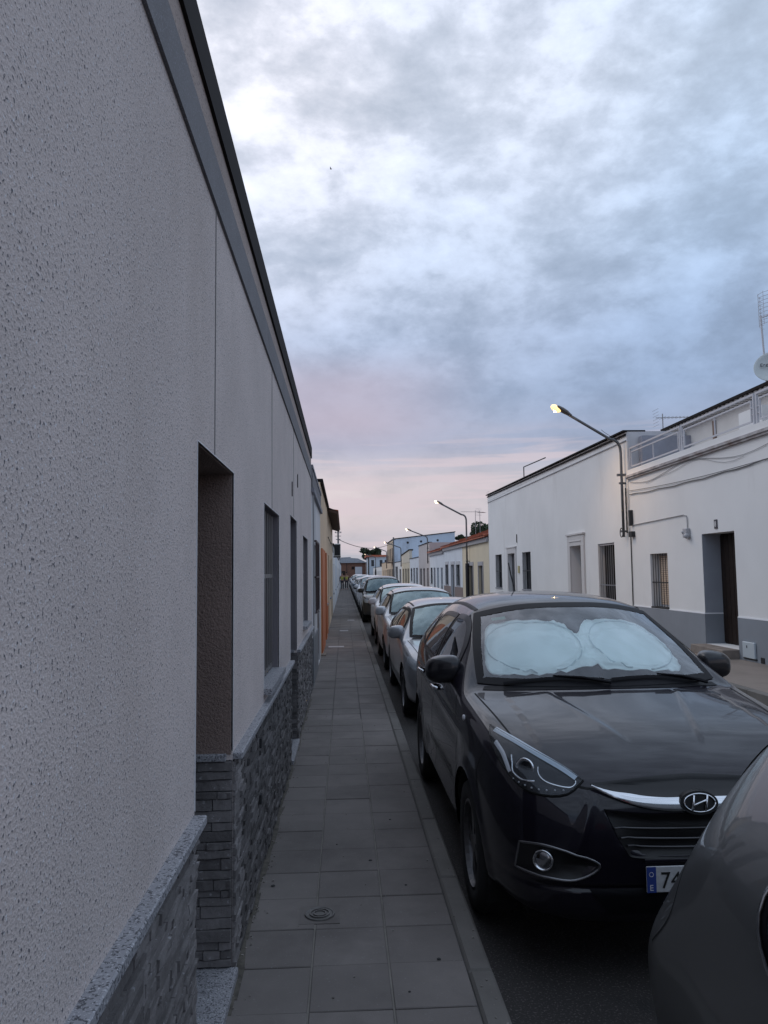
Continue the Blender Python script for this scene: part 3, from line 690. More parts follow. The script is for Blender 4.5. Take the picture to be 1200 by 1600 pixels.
# box, vent, number, conduit, meter
t = thing('meter_box', 'pale metal meter box on the grey plinth beside the dark door', 'utility box', (XR-.03, 13.65, .17))
b = B(); b.box(XR-.055, XR-.013, 13.42, 13.83, .19, .48); b.bevel(.008); b.done('door', mat('box_grey', (.50, .56, .60), .5, metal=.2), t)
b = B(); b.box(XR-.03, XR-.013, 13.40, 13.85, .165, .188); b.box(XR-.062, XR-.056, 13.66, 13.675, .37, .42); b.done('latch', black_p, t)
b = B(); b.box(XR-.02, XR-.0121, 13.16, 13.28, .03+.11, .24); b.done('vent', black_p, wall)
t = thing('house_number', 'small dark vertical number plate above the dark door', 'house number', (XR-.02, 14.7, 2.62))
b = B(); b.box(XR-.02, XR-.001, 14.645, 14.755, 2.62, 2.80); b.done('plate', mat('plate_dark', (.05, .05, .06), .5), t)
place_text('writing', '8', .15, mat('number_white', (.75, .75, .75), .5), t, (XR-.0215, 14.74, 2.66), (0, -1, 0), (0, 0, 1), .001)
t = thing('wall_conduit', 'thin conduit running along the white wall down to a small electric box', 'conduit', (XR, 17, 2.6))
b = B(); b.tube([(XR-.02, 19.1, 2.96), (XR-.02, 16.1, 3.0), (XR-.02, 15.97, 2.97), (XR-.02, 15.93, 2.9), (XR-.02, 15.93, 2.70)], .011, 8); b.done('pipe', cable_g, t)
b = B(); b.box(XR-.09, XR-.001, 15.84, 16.04, 2.50, 2.70); b.bevel(.015); b.sphere((XR-.08, 15.86, 2.53), .06, 2); b.sphere((XR-.07, 16.02, 2.62), .045, 2); b.done('junction_box', mat('box_lid', (.38, .38, .40), .4), t)
b = B(); p = cable_pts((XR-.03, 19.15, 3.86), (XR-.03, 12.0, 3.74), .07, 16); b.tube(p, .007, 6)
b.tube([(v[0]+.005, v[1], v[2]-.10+.10*(i/16)+.012*math.sin(i*1.9)) for i, v in enumerate(p)], .011, 6); b.done('facade_cable', mat('cable_weathered', (.13, .13, .135), .7), None, 'black cables sagging along the upper wall of the white terrace house', 'cable')
b = B(); b.tube([(XR-.02, 19.18, 2.7), (XR-.02, 19.2, .2)], .014, 6); b.done('drop_pipe', cable_m, None, 'thin black pipe down the joint between the two right-hand white houses', 'pipe')
# ------------------------------------------------------------------ house B: tall plain white
h = thing('tall_white_house', 'tall plain white house at right behind the first street lamp', 'house', (XR, 29, .13))
B0, B1 = 19.27, 38.5
ops = [(20.45, 21.8, .55, 2.58, 'wg'), (23.28, 24.42, .2, 2.60, 'd'), (29.85, 31.3, 1.08, 2.60, 'w'), (32.55, 33.9, .3, 2.60, 'dw'), (35.4, 36.9, 1.05, 2.63, 'w')]
b = B(); facade(b, XR, 1, B0, B1, .10, 5.42, ops, thick=.4, depth=9)
b.poly([(XR, B0, 5.42), (XR, B1, 5.42), (XR, B1, 5.72), (XR, B0, 5.42)])
wall = b.done('wall', white_w, h)
b = B(); b.prism([(XR-.035, B0, 5.19), (XR-.035, B1, 5.34), (XR-.035, B1, 5.36), (XR-.035, B0, 5.21)], (.034, 0, 0)); b.done('string_course', mat('line_grey', (.42, .42, .45), .9), h)
b = B(); b.prism([(XR-.01, B0, 5.42), (XR-.01, B1, 5.42), (XR-.01, B1, 5.70), (XR-.01, B0, 5.42)], (.3, 0, 0)); b.done('parapet', white_w, h)
b = B(); b.prism([(XR-.10, B0-.03, 5.43), (XR-.10, B1+.05, 5.72), (XR-.10, B1+.05, 5.758), (XR-.10, B0-.03, 5.468)], (.6, 0, 0)); b.prism([(XR-.05, B0, 5.33), (XR-.05, B1, 5.62), (XR-.05, B1, 5.66), (XR-.05, B0, 5.37)], (.045, 0, 0)); b.done('roof_edge', dark_edge, h)
b = B(); b.box(XR+.02, XR+1.2, B0-.025, B0-.001, 4.3, 5.44); b.done('end_face', white_w3, h)
frame_m_ = mat('surround_plaster', (.58, .56, .55), .85)
for o in ops:
    if o[4] in 'd':
        b = B(); b.box(XR-.05, XR-.001, o[0]-.28, o[0]-.002, .13, 2.95); b.box(XR-.05, XR-.001, o[1]+.002, o[1]+.28, .13, 2.95); b.box(XR-.055, XR-.001, o[0]-.002, o[1]+.002, 2.61, 2.95)
        b.box(XR-.09, XR-.001, o[0]-.34, o[1]+.34, 2.95, 3.0); b.box(XR-.075, XR-.05, o[0]-.05, o[1]+.05, 2.74, 2.77); b.done('door_surround', frame_m_, h)
        door(h, XR, 1, o, mat('door_mauve_grey', (.17, .14, .145), .6), dep=.3)
    elif o[4] == 'dw':
        b = B(); b.box(XR-.04, XR-.001, o[0]-.22, o[0]-.002, .13, 2.85); b.box(XR-.04, XR-.001, o[1]+.002, o[1]+.22, .13, 2.85); b.box(XR-.045, XR-.001, o[0]-.002, o[1]+.002, 2.61, 2.85); b.box(XR-.07, XR-.001, o[0]-.28, o[1]+.28, 2.85, 2.9); b.done('door_surround', frame_m_, h)
        door(h, XR, 1, o, door_g, dep=.15)
        b = B(); b.box(XR+.1, XR+.14, o[0]+.2, o[1]-.2, 1.2, 1.75); b.done('door_glass', pane_m, h)
        b = B(); b.box(XR+.1, XR+.14, o[0]+.6, o[1]-.6, 2.2, 2.4); b.bm.free()
    elif o[4] == 'w': window(h, XR, 1, o, bars=6, bar_out=.03, dep=.18, blind=None, frame_m=door_g)
    else: window(h, XR, 1, o, bars=8, bar_m=iron_w, bar_out=-.04, dep=.2, mids=(.02, .42, .98), blind=None, frame_m=wood_d, sill=False)
b = B(); b.box(XR-.04, XR-.001, 31.75, 32.0, 1.75, 2.05); b.done('letter_box', mat('yellow_box', (.42, .36, .18), .6), h)
b = B(); b.box(XR-.03, XR-.001, 32.1, 32.16, 3.05, 3.40); b.done('hook', mortar, h)
t = thing('roof_pipe_frame', 'bent thin pipe standing on the roof edge of the tall white house', 'pipe', (XR+.1, 31, 5.6))
b = B(); b.tube([(XR+.1, 31, 5.55), (XR+.1, 31, 6.15), (XR+.1, 27.6, 6.02)], .022, 6); b.done('pipe', cable_m, t)
# ------------------------------------------------------------------ row houses C..I
def row_house(name, lab, y0_, y1_, zt, m, ops, surr=None, plinth=None, depth=8, dm=None, X=XR, cop=dark_edge, barred=True):
    h = thing(name, lab, 'house', (X, (y0_+y1_)/2, .13))
    b = B(); facade(b, X, 1, y0_, y1_, .10, zt, [o[:4] for o in ops], thick=.3, depth=depth); b.done('wall', m, h)
    for o in ops:
        if o[2] < .5: door(h, X, 1, o, o[4] if len(o) > 4 else door_g, dep=.12, handle=False)
        else: window(h, X, 1, o, dep=.14, joined=True, bars=5, bar_out=.02, blind=None, frame_m=door_g, sill=True)
        if surr:
            b = B(); b.box(X-.03, X-.001, o[0]-.15, o[0]-.002, max(o[2], .13), o[3]+.22); b.box(X-.03, X-.001, o[1]+.002, o[1]+.15, max(o[2], .13), o[3]+.22); b.box(X-.035, X-.001, o[0]-.002, o[1]+.002, o[3]+.002, o[3]+.22); b.done('surround', surr, h)
    if plinth:
        b = B(); pr = y0_
        for o in sorted(ops):
            if o[2] < .5: b.box(X-.02, X-.001, pr, o[0]-.16, .13, plinth[1]); pr = o[1]+.16
        b.box(X-.02, X-.001, pr, y1_, .13, plinth[1]); b.done('plinth', plinth[0], h)
    if cop:
        b = B(); b.box(X-.07, X+.25, y0_, y1_, zt, zt+.05); b.done('coping', cop, h)
    return h
sur_g = mat('surround_grey', (.36, .35, .36), .85)
hC = row_house('cream_house', 'cream house with two grey doors and red tiled roof behind the second lamp', 38.55, 47.3, 3.42, cream_w, [(40.3, 41.6, .13, 2.15, door_g), (43.4, 44.9, .13, 2.18, door_g)], surr=sur_g, cop=None)
hD = row_house('white_house', 'white house with one door between two barred windows left of the cream one', 47.35, 56.25, 3.50, white_w2, [(48.4, 50.0, .95, 2.3), (50.9, 52.4, .13, 2.33, door_g), (53.8, 55.3, .95, 2.36)], surr=mat('surround_pale', (.5, .5, .52), .85), plinth=(mat('brown_plinth', (.22, .17, .16), .85), .85), cop=None)
hE = row_house('white_house', 'narrow white house with four thin dark openings under a red roof edge', 56.3, 65.6, 3.40, white_w2, [(57.0, 58.1, .13, 2.17, door_g), (59.3, 60.6, .13, 2.18, mat('door_pale_blue', (.28, .33, .36), .6)), (61.6, 62.8, .13, 2.2, door_b), (63.6, 64.9, .9, 2.22)], cop=None, plinth=None)
hF = row_house('taller_beige_house', 'taller beige grey house front with three dark doors beyond the red roofs', 65.65, 75.2, 4.42, beige_w, [(66.6, 68.0, .13, 2.2, door_b), (69.6, 71.2, .13, 2.2, door_b), (72.4, 74.2, .13, 2.2, door_g)])
hG = row_house('white_house', 'white low house with three dark openings before the cream gabled front', 75.25, 85.6, 3.35, white_w2, [(76.5, 78.3, .13, 2.3, wood_d), (79.6, 81.4, .13, 2.3, wood_d), (82.8, 84.4, .9, 2.3)])
hH = row_house('gabled_cream_house', 'cream house front with shield shaped gable far down the right side', 85.65, 97.5, 3.0, cream_w, [(87, 89, .13, 2.3, door_b), (90.3, 92.4, .13, 2.3, wood_d), (94, 96, .13, 2.3, door_b)], cop=None)
b = B(); b.prism([(XR-.03, 85.7, 3.0), (XR-.03, 97.4, 3.0), (XR-.03, 97.4, 4.0), (XR-.03, 91.5, 4.25), (XR-.03, 85.7, 4.35)], (.3, 0, 0)); b.done('gable', mat('cream_pale', (.60, .54, .44), .9), hH)
b = B(); b.prism([(XR-.1, 85.6, 4.35), (XR-.1, 97.5, 4.0), (XR-.1, 97.5, 4.12), (XR-.1, 85.6, 4.47)], (.5, 0, 0)); b.done('coping', dark_edge, hH)
hI = row_house('white_house', 'white low house with grey garage door left of the shield gable', 97.55, 112.6, 3.3, white_w, [(99, 102, .13, 2.3, wood_d), (105, 110, .13, 2.7, door_g)])
# clay roofs of C, D, E
def clay_roof(parent, y0_, y1_, ze, depth=4.0, rise=1.05, over=.25):
    b = B(); n_ = int((y1_-y0_)/.24); wd = (y1_-y0_)/n_
    for i in range(n_):
        yc = y0_+wd*(i+.5)
        for k in range(6):
            t0, t1 = k/6., (k+1)/6.; xa, xb = XR-over+(depth+over)*t0, XR-over+(depth+over)*t1+.04; za, zb = ze+rise*t0, ze+rise*t1
            for q in range(3):
                a0, a1 = math.pi*q/3, math.pi*(q+1)/3; w0 = wd*.42; lift = .03
                b.poly([(xa, yc-w0*math.cos(a0), za+lift+.06*math.sin(a0)), (xa, yc-w0*math.cos(a1), za+lift+.06*math.sin(a1)), (xb, yc-w0*.85*math.cos(a1), zb+.05*math.sin(a1)), (xb, yc-w0*.85*math.cos(a0), zb+.05*math.sin(a0))])
    b.done('roof_tiles', rtile_m, parent, kind='stuff')
    b = B(); b.prism([(XR-over+.02, y0_, ze-.06), (XR+depth, y0_, ze+rise-.06), (XR+depth, y0_, ze+rise+.01), (XR-over+.02, y0_, ze+.01)], (0, y1_-y0_, 0)); b.prism([(XR+depth, y0_, ze+rise-.06), (XR+8, y0_, ze-.2), (XR+8, y0_, ze-.13), (XR+depth, y0_, ze+rise)], (0, y1_-y0_, 0)); b.done('roof', rtile_m, parent)
    b = B(); b.box(XR-.12, XR-.001, y0_+.01, y1_-.01, ze-.30, ze-.07); b.done('eave_band', mat('eave_grey', (.33, .32, .33), .9), parent)
    b = B(); b.poly([(XR, y0_+.004, ze-.1), (XR+depth, y0_+.004, ze+rise-.1), (XR+7.9, y0_+.004, ze-.2)]); b.poly([(XR, y1_-.004, ze-.1), (XR+depth, y1_-.004, ze+rise-.1), (XR+7.9, y1_-.004, ze-.2)]); b.done('gable_end', white_w3, parent)
clay_roof(hC, 38.6, 47.28, 3.66, rise=1.5); clay_roof(hD, 47.36, 56.2, 3.66, rise=1.45); clay_roof(hE, 56.3, 65.55, 3.52, rise=1.3)
# tall far building with blind side wall
h = thing('tall_far_building', 'tall bluish building with blank side wall and two round holes', 'building', (XR, 121, .1))
b = B(); b.prism([(XR+.0, 113, .1), (16.6, 113, .1), (16.6, 113, 7.8), (XR, 113, 6.8)], (0, 17, 0)); b.done('wall', mat('blue_grey_render', (.50, .58, .68), .9, var=.08, vs=.5, stain=((.30, .32, .36), .5, .55, (1, 1, .3))), h)
b = B(); b.prism([(XR-.1, 112.9, 6.8), (16.7, 112.9, 7.8), (16.7, 112.9, 7.92), (XR-.1, 112.9, 6.92)], (0, 17.2, 0)); b.done('roof_edge', dark_edge, h)
for x_, z_ in ((9.5, 6.3), (11.5, 6.45), (14.0, 6.6)):
    b = B(); b.lathe([(.001, 0), (.17, 0), (.17, .04)], (x_, 112.95, z_), 'y', 14); b.done('round_vent', black_p, h)
b = B(); b.box(XR-.06, XR+.001, 113.2, 129.8, .1, 6.7); b.done('street_front', tan_w, h)
for yy in (115, 119, 123, 127):
    for z0_, z1_ in ((.2, 2.4), (3.6, 5.6)):
        b = B(); b.box(XR-.10, XR-.061, yy, yy+1.6, z0_, z1_); b.done('window', wood_d, h)
b = B(); b.box(XR-.8, XR-.07, 114, 118, 3.3, 3.42); b.box(XR-.8, XR-.76, 114, 118, 3.42, 4.4); b.done('balcony', mat('balcony_brown', (.09, .055, .045), .8), h)
hK = row_house('tan_row_house', 'tan low house beyond the tall far building', 130.1, 150, 3.7, tan_w, [(132, 134, .13, 2.3, door_g), (137, 139.2, .13, 2.3, wood_d), (143, 145, .13, 2.3, door_g)])
hL = row_house('far_white_row_house', 'white low house at the far end of the right side', 150.2, 195, 3.1, white_w, [(153+k*5.2, 155+k*5.2, .13, 2.2, door_g) for k in range(8)])
t = thing('utility_pole', 'thick dark pole in front of the tall bluish far building', 'utility pole', (7.2, 110.5, .13))
b = B(); b.tube([(7.2, 110.5, .13), (7.2, 110.5, 7.0)], .13, 10, .1); b.done('pole', pole_m, t)
b = B(); b.box(6.9, 7.5, 110.45, 110.55, 6.6, 6.7); b.done('crossarm', pole_m, t)
# buildings closing the street
h = thing('white_red_roof_building', 'pale two storey building with red roof edge at the street end', 'building', (9, 200, 0))
b = B(); b.box(6.2, 11.5, 197, 215, 0, 6.0); b.done('wall', mat('pale_blue_wall', (.52, .58, .64), .9, var=.08, vs=.4), h)
b = B(); b.box(5.7, 12, 196.5, 215.5, 6.0, 6.5); b.done('roof', rtile_m, h)
for x_ in (7.0, 9.2, 10.5):
    b = B(); b.box(x_, x_+.7, 196.95, 196.999, 3.6, 5.2); b.done('window', door_g, h)
b = B(); b.box(6.15, 6.45, 196.9, 196.999, 0, 5.9); b.done('downpipe', black_p, h)
h = thing('brown_brick_building', 'brown brick building with grey metal roof closing the street', 'building', (1.5, 215, 0))
b = B(); b.box(-2.5, 6.0, 210, 225, 0, 4.7); b.done('wall', brick_m, h)
b = B(); b.prism([(-3, 209.5, 4.7), (6.3, 209.5, 4.7), (3.8, 209.5, 5.9), (1.4, 209.5, 6.1), (-3, 209.5, 5.0)], (0, 16, 0)); b.done('roof', metal_roof, h)
b = B(); b.box(3.0, 4.9, 209.9, 209.999, 1.2, 3.6); b.done('shutter', mat('white_shutter', (.62, .64, .68), .6), h)
b = B(); b.box(-1.2, .2, 209.93, 209.999, 1.4, 2.5); b.box(2.0, 2.8, 209.93, 209.999, 2.9, 3.7); b.box(2.9, 5.0, 209.93, 209.999, .2, 1.1); b.done('window', wood_d, h)
b = B(); b.box(0.6, .75, 209.8, 209.99, 0, 4.6); b.done('downpipe', mat('rust_brown_iron', (.05, .028, .028)), h)
h = thing('grey_hall', 'long grey roofed hall behind the brown brick building', 'building', (-4, 240, 0))
b = B(); b.box(-9, 1.5, 236, 250, 0, 5.2); b.done('wall', metal_roof, h)
b = B(); b.prism([(-9.5, 235.5, 5.2), (2, 235.5, 5.2), (2, 235.5, 6.9), (-9.5, 235.5, 6.3)], (0, 15, 0)); b.done('roof', metal_roof, h)
# ------------------------------------------------------------------ street lamps
lampglow = mat('lamp_glow_warm', (1, .8, .5), .4, emit=(1.0, .58, .20), es=1.8)
lampglow_w = mat('lamp_glow_white', (1, .95, .9), .4, emit=(1.0, .74, .45), es=1.5)
def street_lamp(px, py, pz0, pz1, hx, hz, lab, warm, pr=.036, wall=True, foot=None):
    t = thing('street_lamp', lab, 'street lamp', (px, py, pz0), 'street lamps along the right side')
    b = B(); zt = pz1
    pts = [(px, py, pz0), (px, py, pz0+(zt-pz0)*.5), (px, py, zt-.35)]
    hb = Vector((hx, py, hz)); arm0 = Vector((px-.28, py, zt+.02))
    for k in range(1, 7):
        a = k/6.; p = Vector((px, py, zt-.35)).lerp(Vector((px, py, zt)), a).lerp(Vector((px, py, zt)).lerp(arm0, a), a); pts.append(p)
    dirn = (hb-arm0); pts += [arm0+dirn*.5, arm0+dirn*.86]
    b.tube(pts, pr, 10); b.done('pole', pole_m, t, smooth=True)
    # cobra head
    d = dirn.normalized(); n_ = Vector((0, 1, 0)); u_ = d.cross(n_); u_ = u_ if u_.z > 0 else -u_
    L_ = .62; c0 = hb-d*.40
    b = B(); prev = None
    for k, (tt, hw, hh) in enumerate(((0, .05, .05), (.12, .065, .06), (.3, .11, .085), (.6, .13, .09), (.85, .12, .075), (1.0, .06, .04))):
        c = c0+d*L_*tt*.80; ring = [b.bm.verts.new(c+n_*hw*math.cos(a)+u_*(hh*math.sin(a)*(1 if math.sin(a) > 0 else .35))) for a in [2*math.pi*q/14 for q in range(14)]]
        if prev:
            for q in range(14): b.bm.faces.new((prev[q], prev[(q+1) % 14], ring[(q+1) % 14], ring[q]))
        else: b.bm.faces.new(ring)
        prev = ring
    b.bm.faces.new(prev); b.done('lamp_head', mat('lamp_head_grey', (.10, .09, .085), .5), t, smooth=True)
    b = B(); b.sphere((0, 0, 0), 1, 3)
    for v in b.bm.verts: v.co = (c0+d*L_*.72-u_*.03) + d*v.co.x*.15 + n_*v.co.y*.10 + u_*v.co.z*.085
    b.done('diffuser', lampglow if warm else lampglow_w, t, smooth=True)
    b = B(); b.sphere(c0+d*L_*.70-u_*.085, .045, 2); b.done('bulb', mat('bulb_hot_warm', (1, .8, .5), .4, emit=(1, .60, .22), es=240) if warm else mat('bulb_hot_white', (1, .9, .8), .4, emit=(1, .85, .7), es=25), t, smooth=True)
    b = B()
    if wall:
        for zz in (pz0+.15, pz0+(zt-pz0)*.55): b.box(px-.07, XR, py-.03, py+.03, zz-.025, zz+.025)
    if len(b.bm.verts): b.done('wall_bracket', pole_m, t)
    else: b.bm.free()
    if foot:
        b = B(); b.tube([(px, py, .13), (px, py, pz0+.02)], foot, 10); b.done('lower_pole', mat('lower_pole_dark', (.025, .022, .025), .6), t)
    ld_ = bpy.data.lights.new('lamp_light', 'SPOT'); lo = bpy.data.objects.new('lamp_light', ld_); C.objects.link(lo); lo.parent = t
    ld_.energy = 60 if warm else 30; ld_.color = (1, .62, .28) if warm else (1, .8, .6); ld_.spot_size = R(150); ld_.spot_blend = .8; ld_.shadow_soft_size = .12
    ld_.energy *= 2.2
    lo.location = (c0+d*L_*.62-u_*.14)-Vector((px, py, pz0))
    return t
lA = street_lamp(XR-.10, 19.45, 2.68, 5.25, 5.66, 6.09, 'near street lamp with glowing warm head, fixed to the joint of two white houses', True)
b = B(); y_ = 19.36
for q in range(3): b.tube([(XR-.04-.02*q, y_-.05*q+.03*math.sin(k*1.3+q*2), 3.95-k*.13) for k in range(10)], .011, 5)
b.box(XR-.09, XR-.001, 19.02, 19.10, 2.95, 3.35); b.box(XR-.10, XR-.001, 18.92, 19.12, 2.66, 2.80)
b.tube([(XR-.12, 19.55+.10*math.cos(R(k*30)), 2.80+.12*math.sin(R(k*30))) for k in range(13)], .012, 5)
b.done('cable_loops', cable_m, lA)
b = B(); b.box(XR-.22, XR, 19.40, 19.48, 4.28, 4.34); b.done('clamp', pole_m, lA)
b = B(); b.tube(cable_pts((XR-.1, 19.46, 5.25), (XR-.6, 19.46, 5.52), .04, 6), .006, 4); b.done('stay', cable_m, lA)
street_lamp(XR-.15, 44.6, 2.3, 5.2, 5.55, 5.98, 'second street lamp, in front of the cream house', False, pr=.05, wall=True, foot=.11)
street_lamp(XR-.10, 66.2, 2.6, 5.0, 5.55, 5.60, 'third street lamp, in front of the taller beige house', False, pr=.05)
street_lamp(XR-.10, 97.5, 2.6, 5.1, 5.3, 5.75, 'fourth street lamp, before the tall bluish building', False, pr=.06)
street_lamp(XR-.10, 131, 2.6, 5.6, 5.3, 6.3, 'fifth street lamp, just left of the tall bluish building', False, pr=.07)
street_lamp(XR-.6, 165, 2.6, 5.3, 4.6, 5.9, 'farthest street lamp, against the red roofed end building', False, pr=.08, wall=False, foot=.16)
# aerials on the red roofs
yagi((9.6, 48.5, 4.4), 2.4, R(10), 'tall aerial mast on the red tiled roof right of the second lamp', 1.3)
yagi((9.8, 56.0, 4.3), 2.1, R(170), 'thin aerial mast on the red roofs left of the second lamp', 1.2)
yagi((9.5, 52.5, 4.5), 1.6, R(60), 'small branching aerial on the red roofs beside the second lamp', 1.1)
b = B(); b.tube([(9.6, 48.5, 4.6), (8.0, 38.6, 5.8)], .012, 5); b.done('stay_wire', cable_m, None, 'taut stay wire from the aerial mast to the tall white house', 'cable')
# ------------------------------------------------------------------ trees
def tree(loc, H_, crown_r, lab, nblob=9, seed=1, ls=1.0):
    rs = random.Random(seed); x, y, z = loc
    t = thing('pine_tree', lab, 'tree', loc, 'dark trees behind the right-hand roofs')
    b = B(); b.tube([(x, y, z), (x+.15, y, z+H_*.35), (x-.1, y, z+H_*.6)], .28, 8, .16)
    tips = []
    for k in range(nblob):
        a = 2*math.pi*k/nblob+rs.uniform(-.3, .3); rr = crown_r*rs.uniform(.3, .8); tip = Vector((x+rr*math.cos(a), y+rr*math.sin(a), z+H_*rs.uniform(.68, .90))); tips.append(tip)
        b.tube([(x-.1, y, z+H_*.55), Vector((x, y, z+H_*.62)).lerp(tip, .5)+Vector((0, 0, .1)), tip], .09, 5, .03)
    b.done('trunk', bark_m, t)
    b = B()
    for tip in tips:
        br_ = crown_r*rs.uniform(.30, .48)
        for q in range(260):
            v = Vector((rs.gauss(0, 1), rs.gauss(0, 1), rs.gauss(0, .75))); v = v.normalized()*br_*rs.uniform(.35, 1.0)**.6; v.z *= .7
            c = tip+v; s_ = rs.uniform(.07, .16)*ls; n1_ = Vector((rs.uniform(-1, 1), rs.uniform(-1, 1), rs.uniform(-1, 1))).normalized(); n2_ = n1_.cross(Vector((rs.uniform(-1, 1), rs.uniform(-1, 1), .3))).normalized()
            b.poly([c+n1_*s_, c+n2_*s_*.6, c-n1_*s_, c-n2_*s_*.6])
    b.done('crown', leaf_m, t, kind='stuff')
    return t
tree((13.3, 70, 0), 6.9, 1.7, 'round dark tree behind the red roofs, left of the aerial mast', 8, 3)
tree((14.6, 66, 0), 7.0, 1.4, 'dark tree behind the red roofs, touching the tall white house', 8, 5)
tree((12.9, 66, 0), 6.7, 1.0, 'smaller dark tree between the aerial mast and the tall white house', 6, 8)
tree((8.0, 222, 0), 9.3, 3.0, 'distant dark tree behind the red roofed end building', 11, 11, 3.2)
tree((17.4, 113.5, 0), 8.2, 1.0, 'small bush at the right corner of the tall bluish building', 5, 13, 1.8)
# ------------------------------------------------------------------ bird
bp_ = cam.matrix_world.translation + (rt*(517-600)/1185. - up*(264-800)/1185. + fw)*42
t = thing('bird', 'tiny dark bird gliding high in the clouds', 'bird', tuple(bp_))
b = B(); c = Vector(bp_); b.sphere(c, .028, 2, (2.2, 1, .9))
b.prism([c+Vector((-.03, 0, .01)), c+Vector((.03, 0, .01)), c+Vector((-.02, .12, .05)), c+Vector((-.05, .12, .05))], (0, 0, .01)); b.prism([c+Vector((-.03, 0, .01)), c+Vector((.03, 0, .01)), c+Vector((-.02, -.12, .05)), c+Vector((-.05, -.12, .05))], (0, 0, .01))
b.done('body', black_p, t)
# ================================================================== CARS  (local axes: y = distance back from the front bumper, x = lateral, z up)
import numpy as np
chrome = mat('chrome', (.70, .72, .75), .12, metal=1.0)
rubber = mat('tyre_rubber', (.016, .016, .017), .85)
alloy = mat('alloy_rim', (.20, .20, .21), .35, metal=.8)
trim = mat('black_trim', (.006, .006, .008), .45, spec=.12)
gap_m = mat('panel_gap', (.004, .004, .004), .9)
under = mat('underbody', (.008, .008, .008), .95)
seat_m = mat('seat_fabric', (.045, .045, .05), .9)
glass_f = glass('windscreen_glass', (.88, .98, .98), .02, 1.8)
glass_t = glass('windscreen_glass_teal_sheen', (.70, .90, .90), .02, 2.4); glass_t.node_tree.nodes['Glossy BSDF'].inputs[0].default_value = (.68, .88, .93, 1)  # tinted glass; teal in the glossy colour imitates cloud mirrored in it
glass_s = glass('side_glass', (.10, .12, .12), .02, 1.9)
glass_d = mat('dark_car_glass', (.03, .045, .055), .05, spec=1.0)
lens_m = glass('headlight_lens', (.92, .94, .95), .02, .5)
refl_m = mat('headlight_reflector', (.025, .026, .03), .3, metal=.6, spec=.3)
plate_w = mat('plate_white', (.52, .53, .54), .5, var=.12, vs=60)
plate_bl = mat('plate_blue', (.03, .06, .26), .5)
ink = mat('plate_ink', (.01, .01, .01), .6)
red_l = mat('tail_red', (.20, .01, .012), .15)
amber = mat('indicator_clear', (.55, .55, .58), .2)
# station: u, zb, w, z3, z4, p5..p10 (x,z), du5..du10
ST = [
 (0.00, .36, .40, .45, .54, [(.40, .60), (.36, .63), (.28, .65), (.2, .66), (.1, .66), (0, .66)], [0]*6),
 (0.03, .28, .62, .45, .60, [(.58, .70), (.52, .74), (.43, .77), (.3, .785), (.15, .795), (0, .80)], [0]*6),
 (0.10, .25, .745, .48, .66, [(.70, .79), (.63, .82), (.53, .845), (.38, .865), (.2, .875), (0, .88)], [0]*6),
 (0.22, .24, .83, .50, .70, [(.79, .86), (.71, .895), (.60, .915), (.42, .93), (.2, .94), (0, .945)], [0]*6),
 (0.45, .23, .885, .54, .76, [(.855, .94), (.785, .985), (.68, 1.0), (.45, 1.01), (.22, 1.02), (0, 1.025)], [0]*6),
 (0.80, .22, .91, .56, .82, [(.88, 1.00), (.815, 1.055), (.71, 1.06), (.46, 1.07), (.22, 1.08), (0, 1.08)], [0]*6),
 (1.10, .22, .91, .58, .84, [(.885, 1.045), (.835, 1.095), (.755, 1.105), (.52, 1.11), (.26, 1.12), (0, 1.12)], [.05, .10, .17, .04, -.05, -.07]),
 (1.17, .22, .91, .58, .84, [(.885, 1.055), (.84, 1.11), (.77, 1.125), (.53, 1.125), (.27, 1.13), (0, 1.135)], [.06, .12, .17, .03, -.06, -.08]),
 (1.60, .22, .91, .58, .86, [(.89, 1.09), (.805, 1.25), (.705, 1.335), (.50, 1.37), (.25, 1.385), (0, 1.39)], [0, .05, .10, .0, -.06, -.08]),
 (2.08, .22, .91, .58, .88, [(.89, 1.11), (.775, 1.375), (.625, 1.535), (.46, 1.575), (.24, 1.595), (0, 1.60)], [0, .05, .08, 0, -.05, -.07]),
 (2.22, .22, .91, .58, .88, [(.89, 1.12), (.77, 1.40), (.62, 1.560), (.46, 1.615), (.24, 1.64), (0, 1.645)], [0]*6),
 (2.75, .22, .91, .58, .90, [(.89, 1.14), (.768, 1.42), (.62, 1.595), (.46, 1.645), (.24, 1.67), (0, 1.675)], [0]*6),
 (3.35, .22, .91, .58, .92, [(.885, 1.17), (.755, 1.42), (.60, 1.58), (.44, 1.63), (.22, 1.655), (0, 1.66)], [0]*6),
 (3.80, .23, .90, .58, .92, [(.87, 1.19), (.725, 1.40), (.57, 1.54), (.42, 1.595), (.2, 1.615), (0, 1.62)], [0]*6),
 (4.08, .25, .88, .58, .92, [(.84, 1.18), (.685, 1.37), (.54, 1.50), (.4, 1.55), (.2, 1.57), (0, 1.57)], [0]*6),
 (4.30, .28, .83, .58, .88, [(.78, 1.06), (.66, 1.15), (.53, 1.19), (.4, 1.21), (.2, 1.22), (0, 1.22)], [0]*6),
 (4.38, .32, .76, .56, .80, [(.70, .95), (.6, .98), (.5, 1.0), (.35, 1.0), (.2, 1.0), (0, 1.0)], [0]*6),
 (4.41, .36, .60, .5, .66, [(.55, .78), (.5, .80), (.4, .82), (.3, .82), (.15, .82), (0, .82)], [0]*6),
]
def interp(x, xs, ys_): return float(np.interp(x, xs, ys_))
class Car: pass
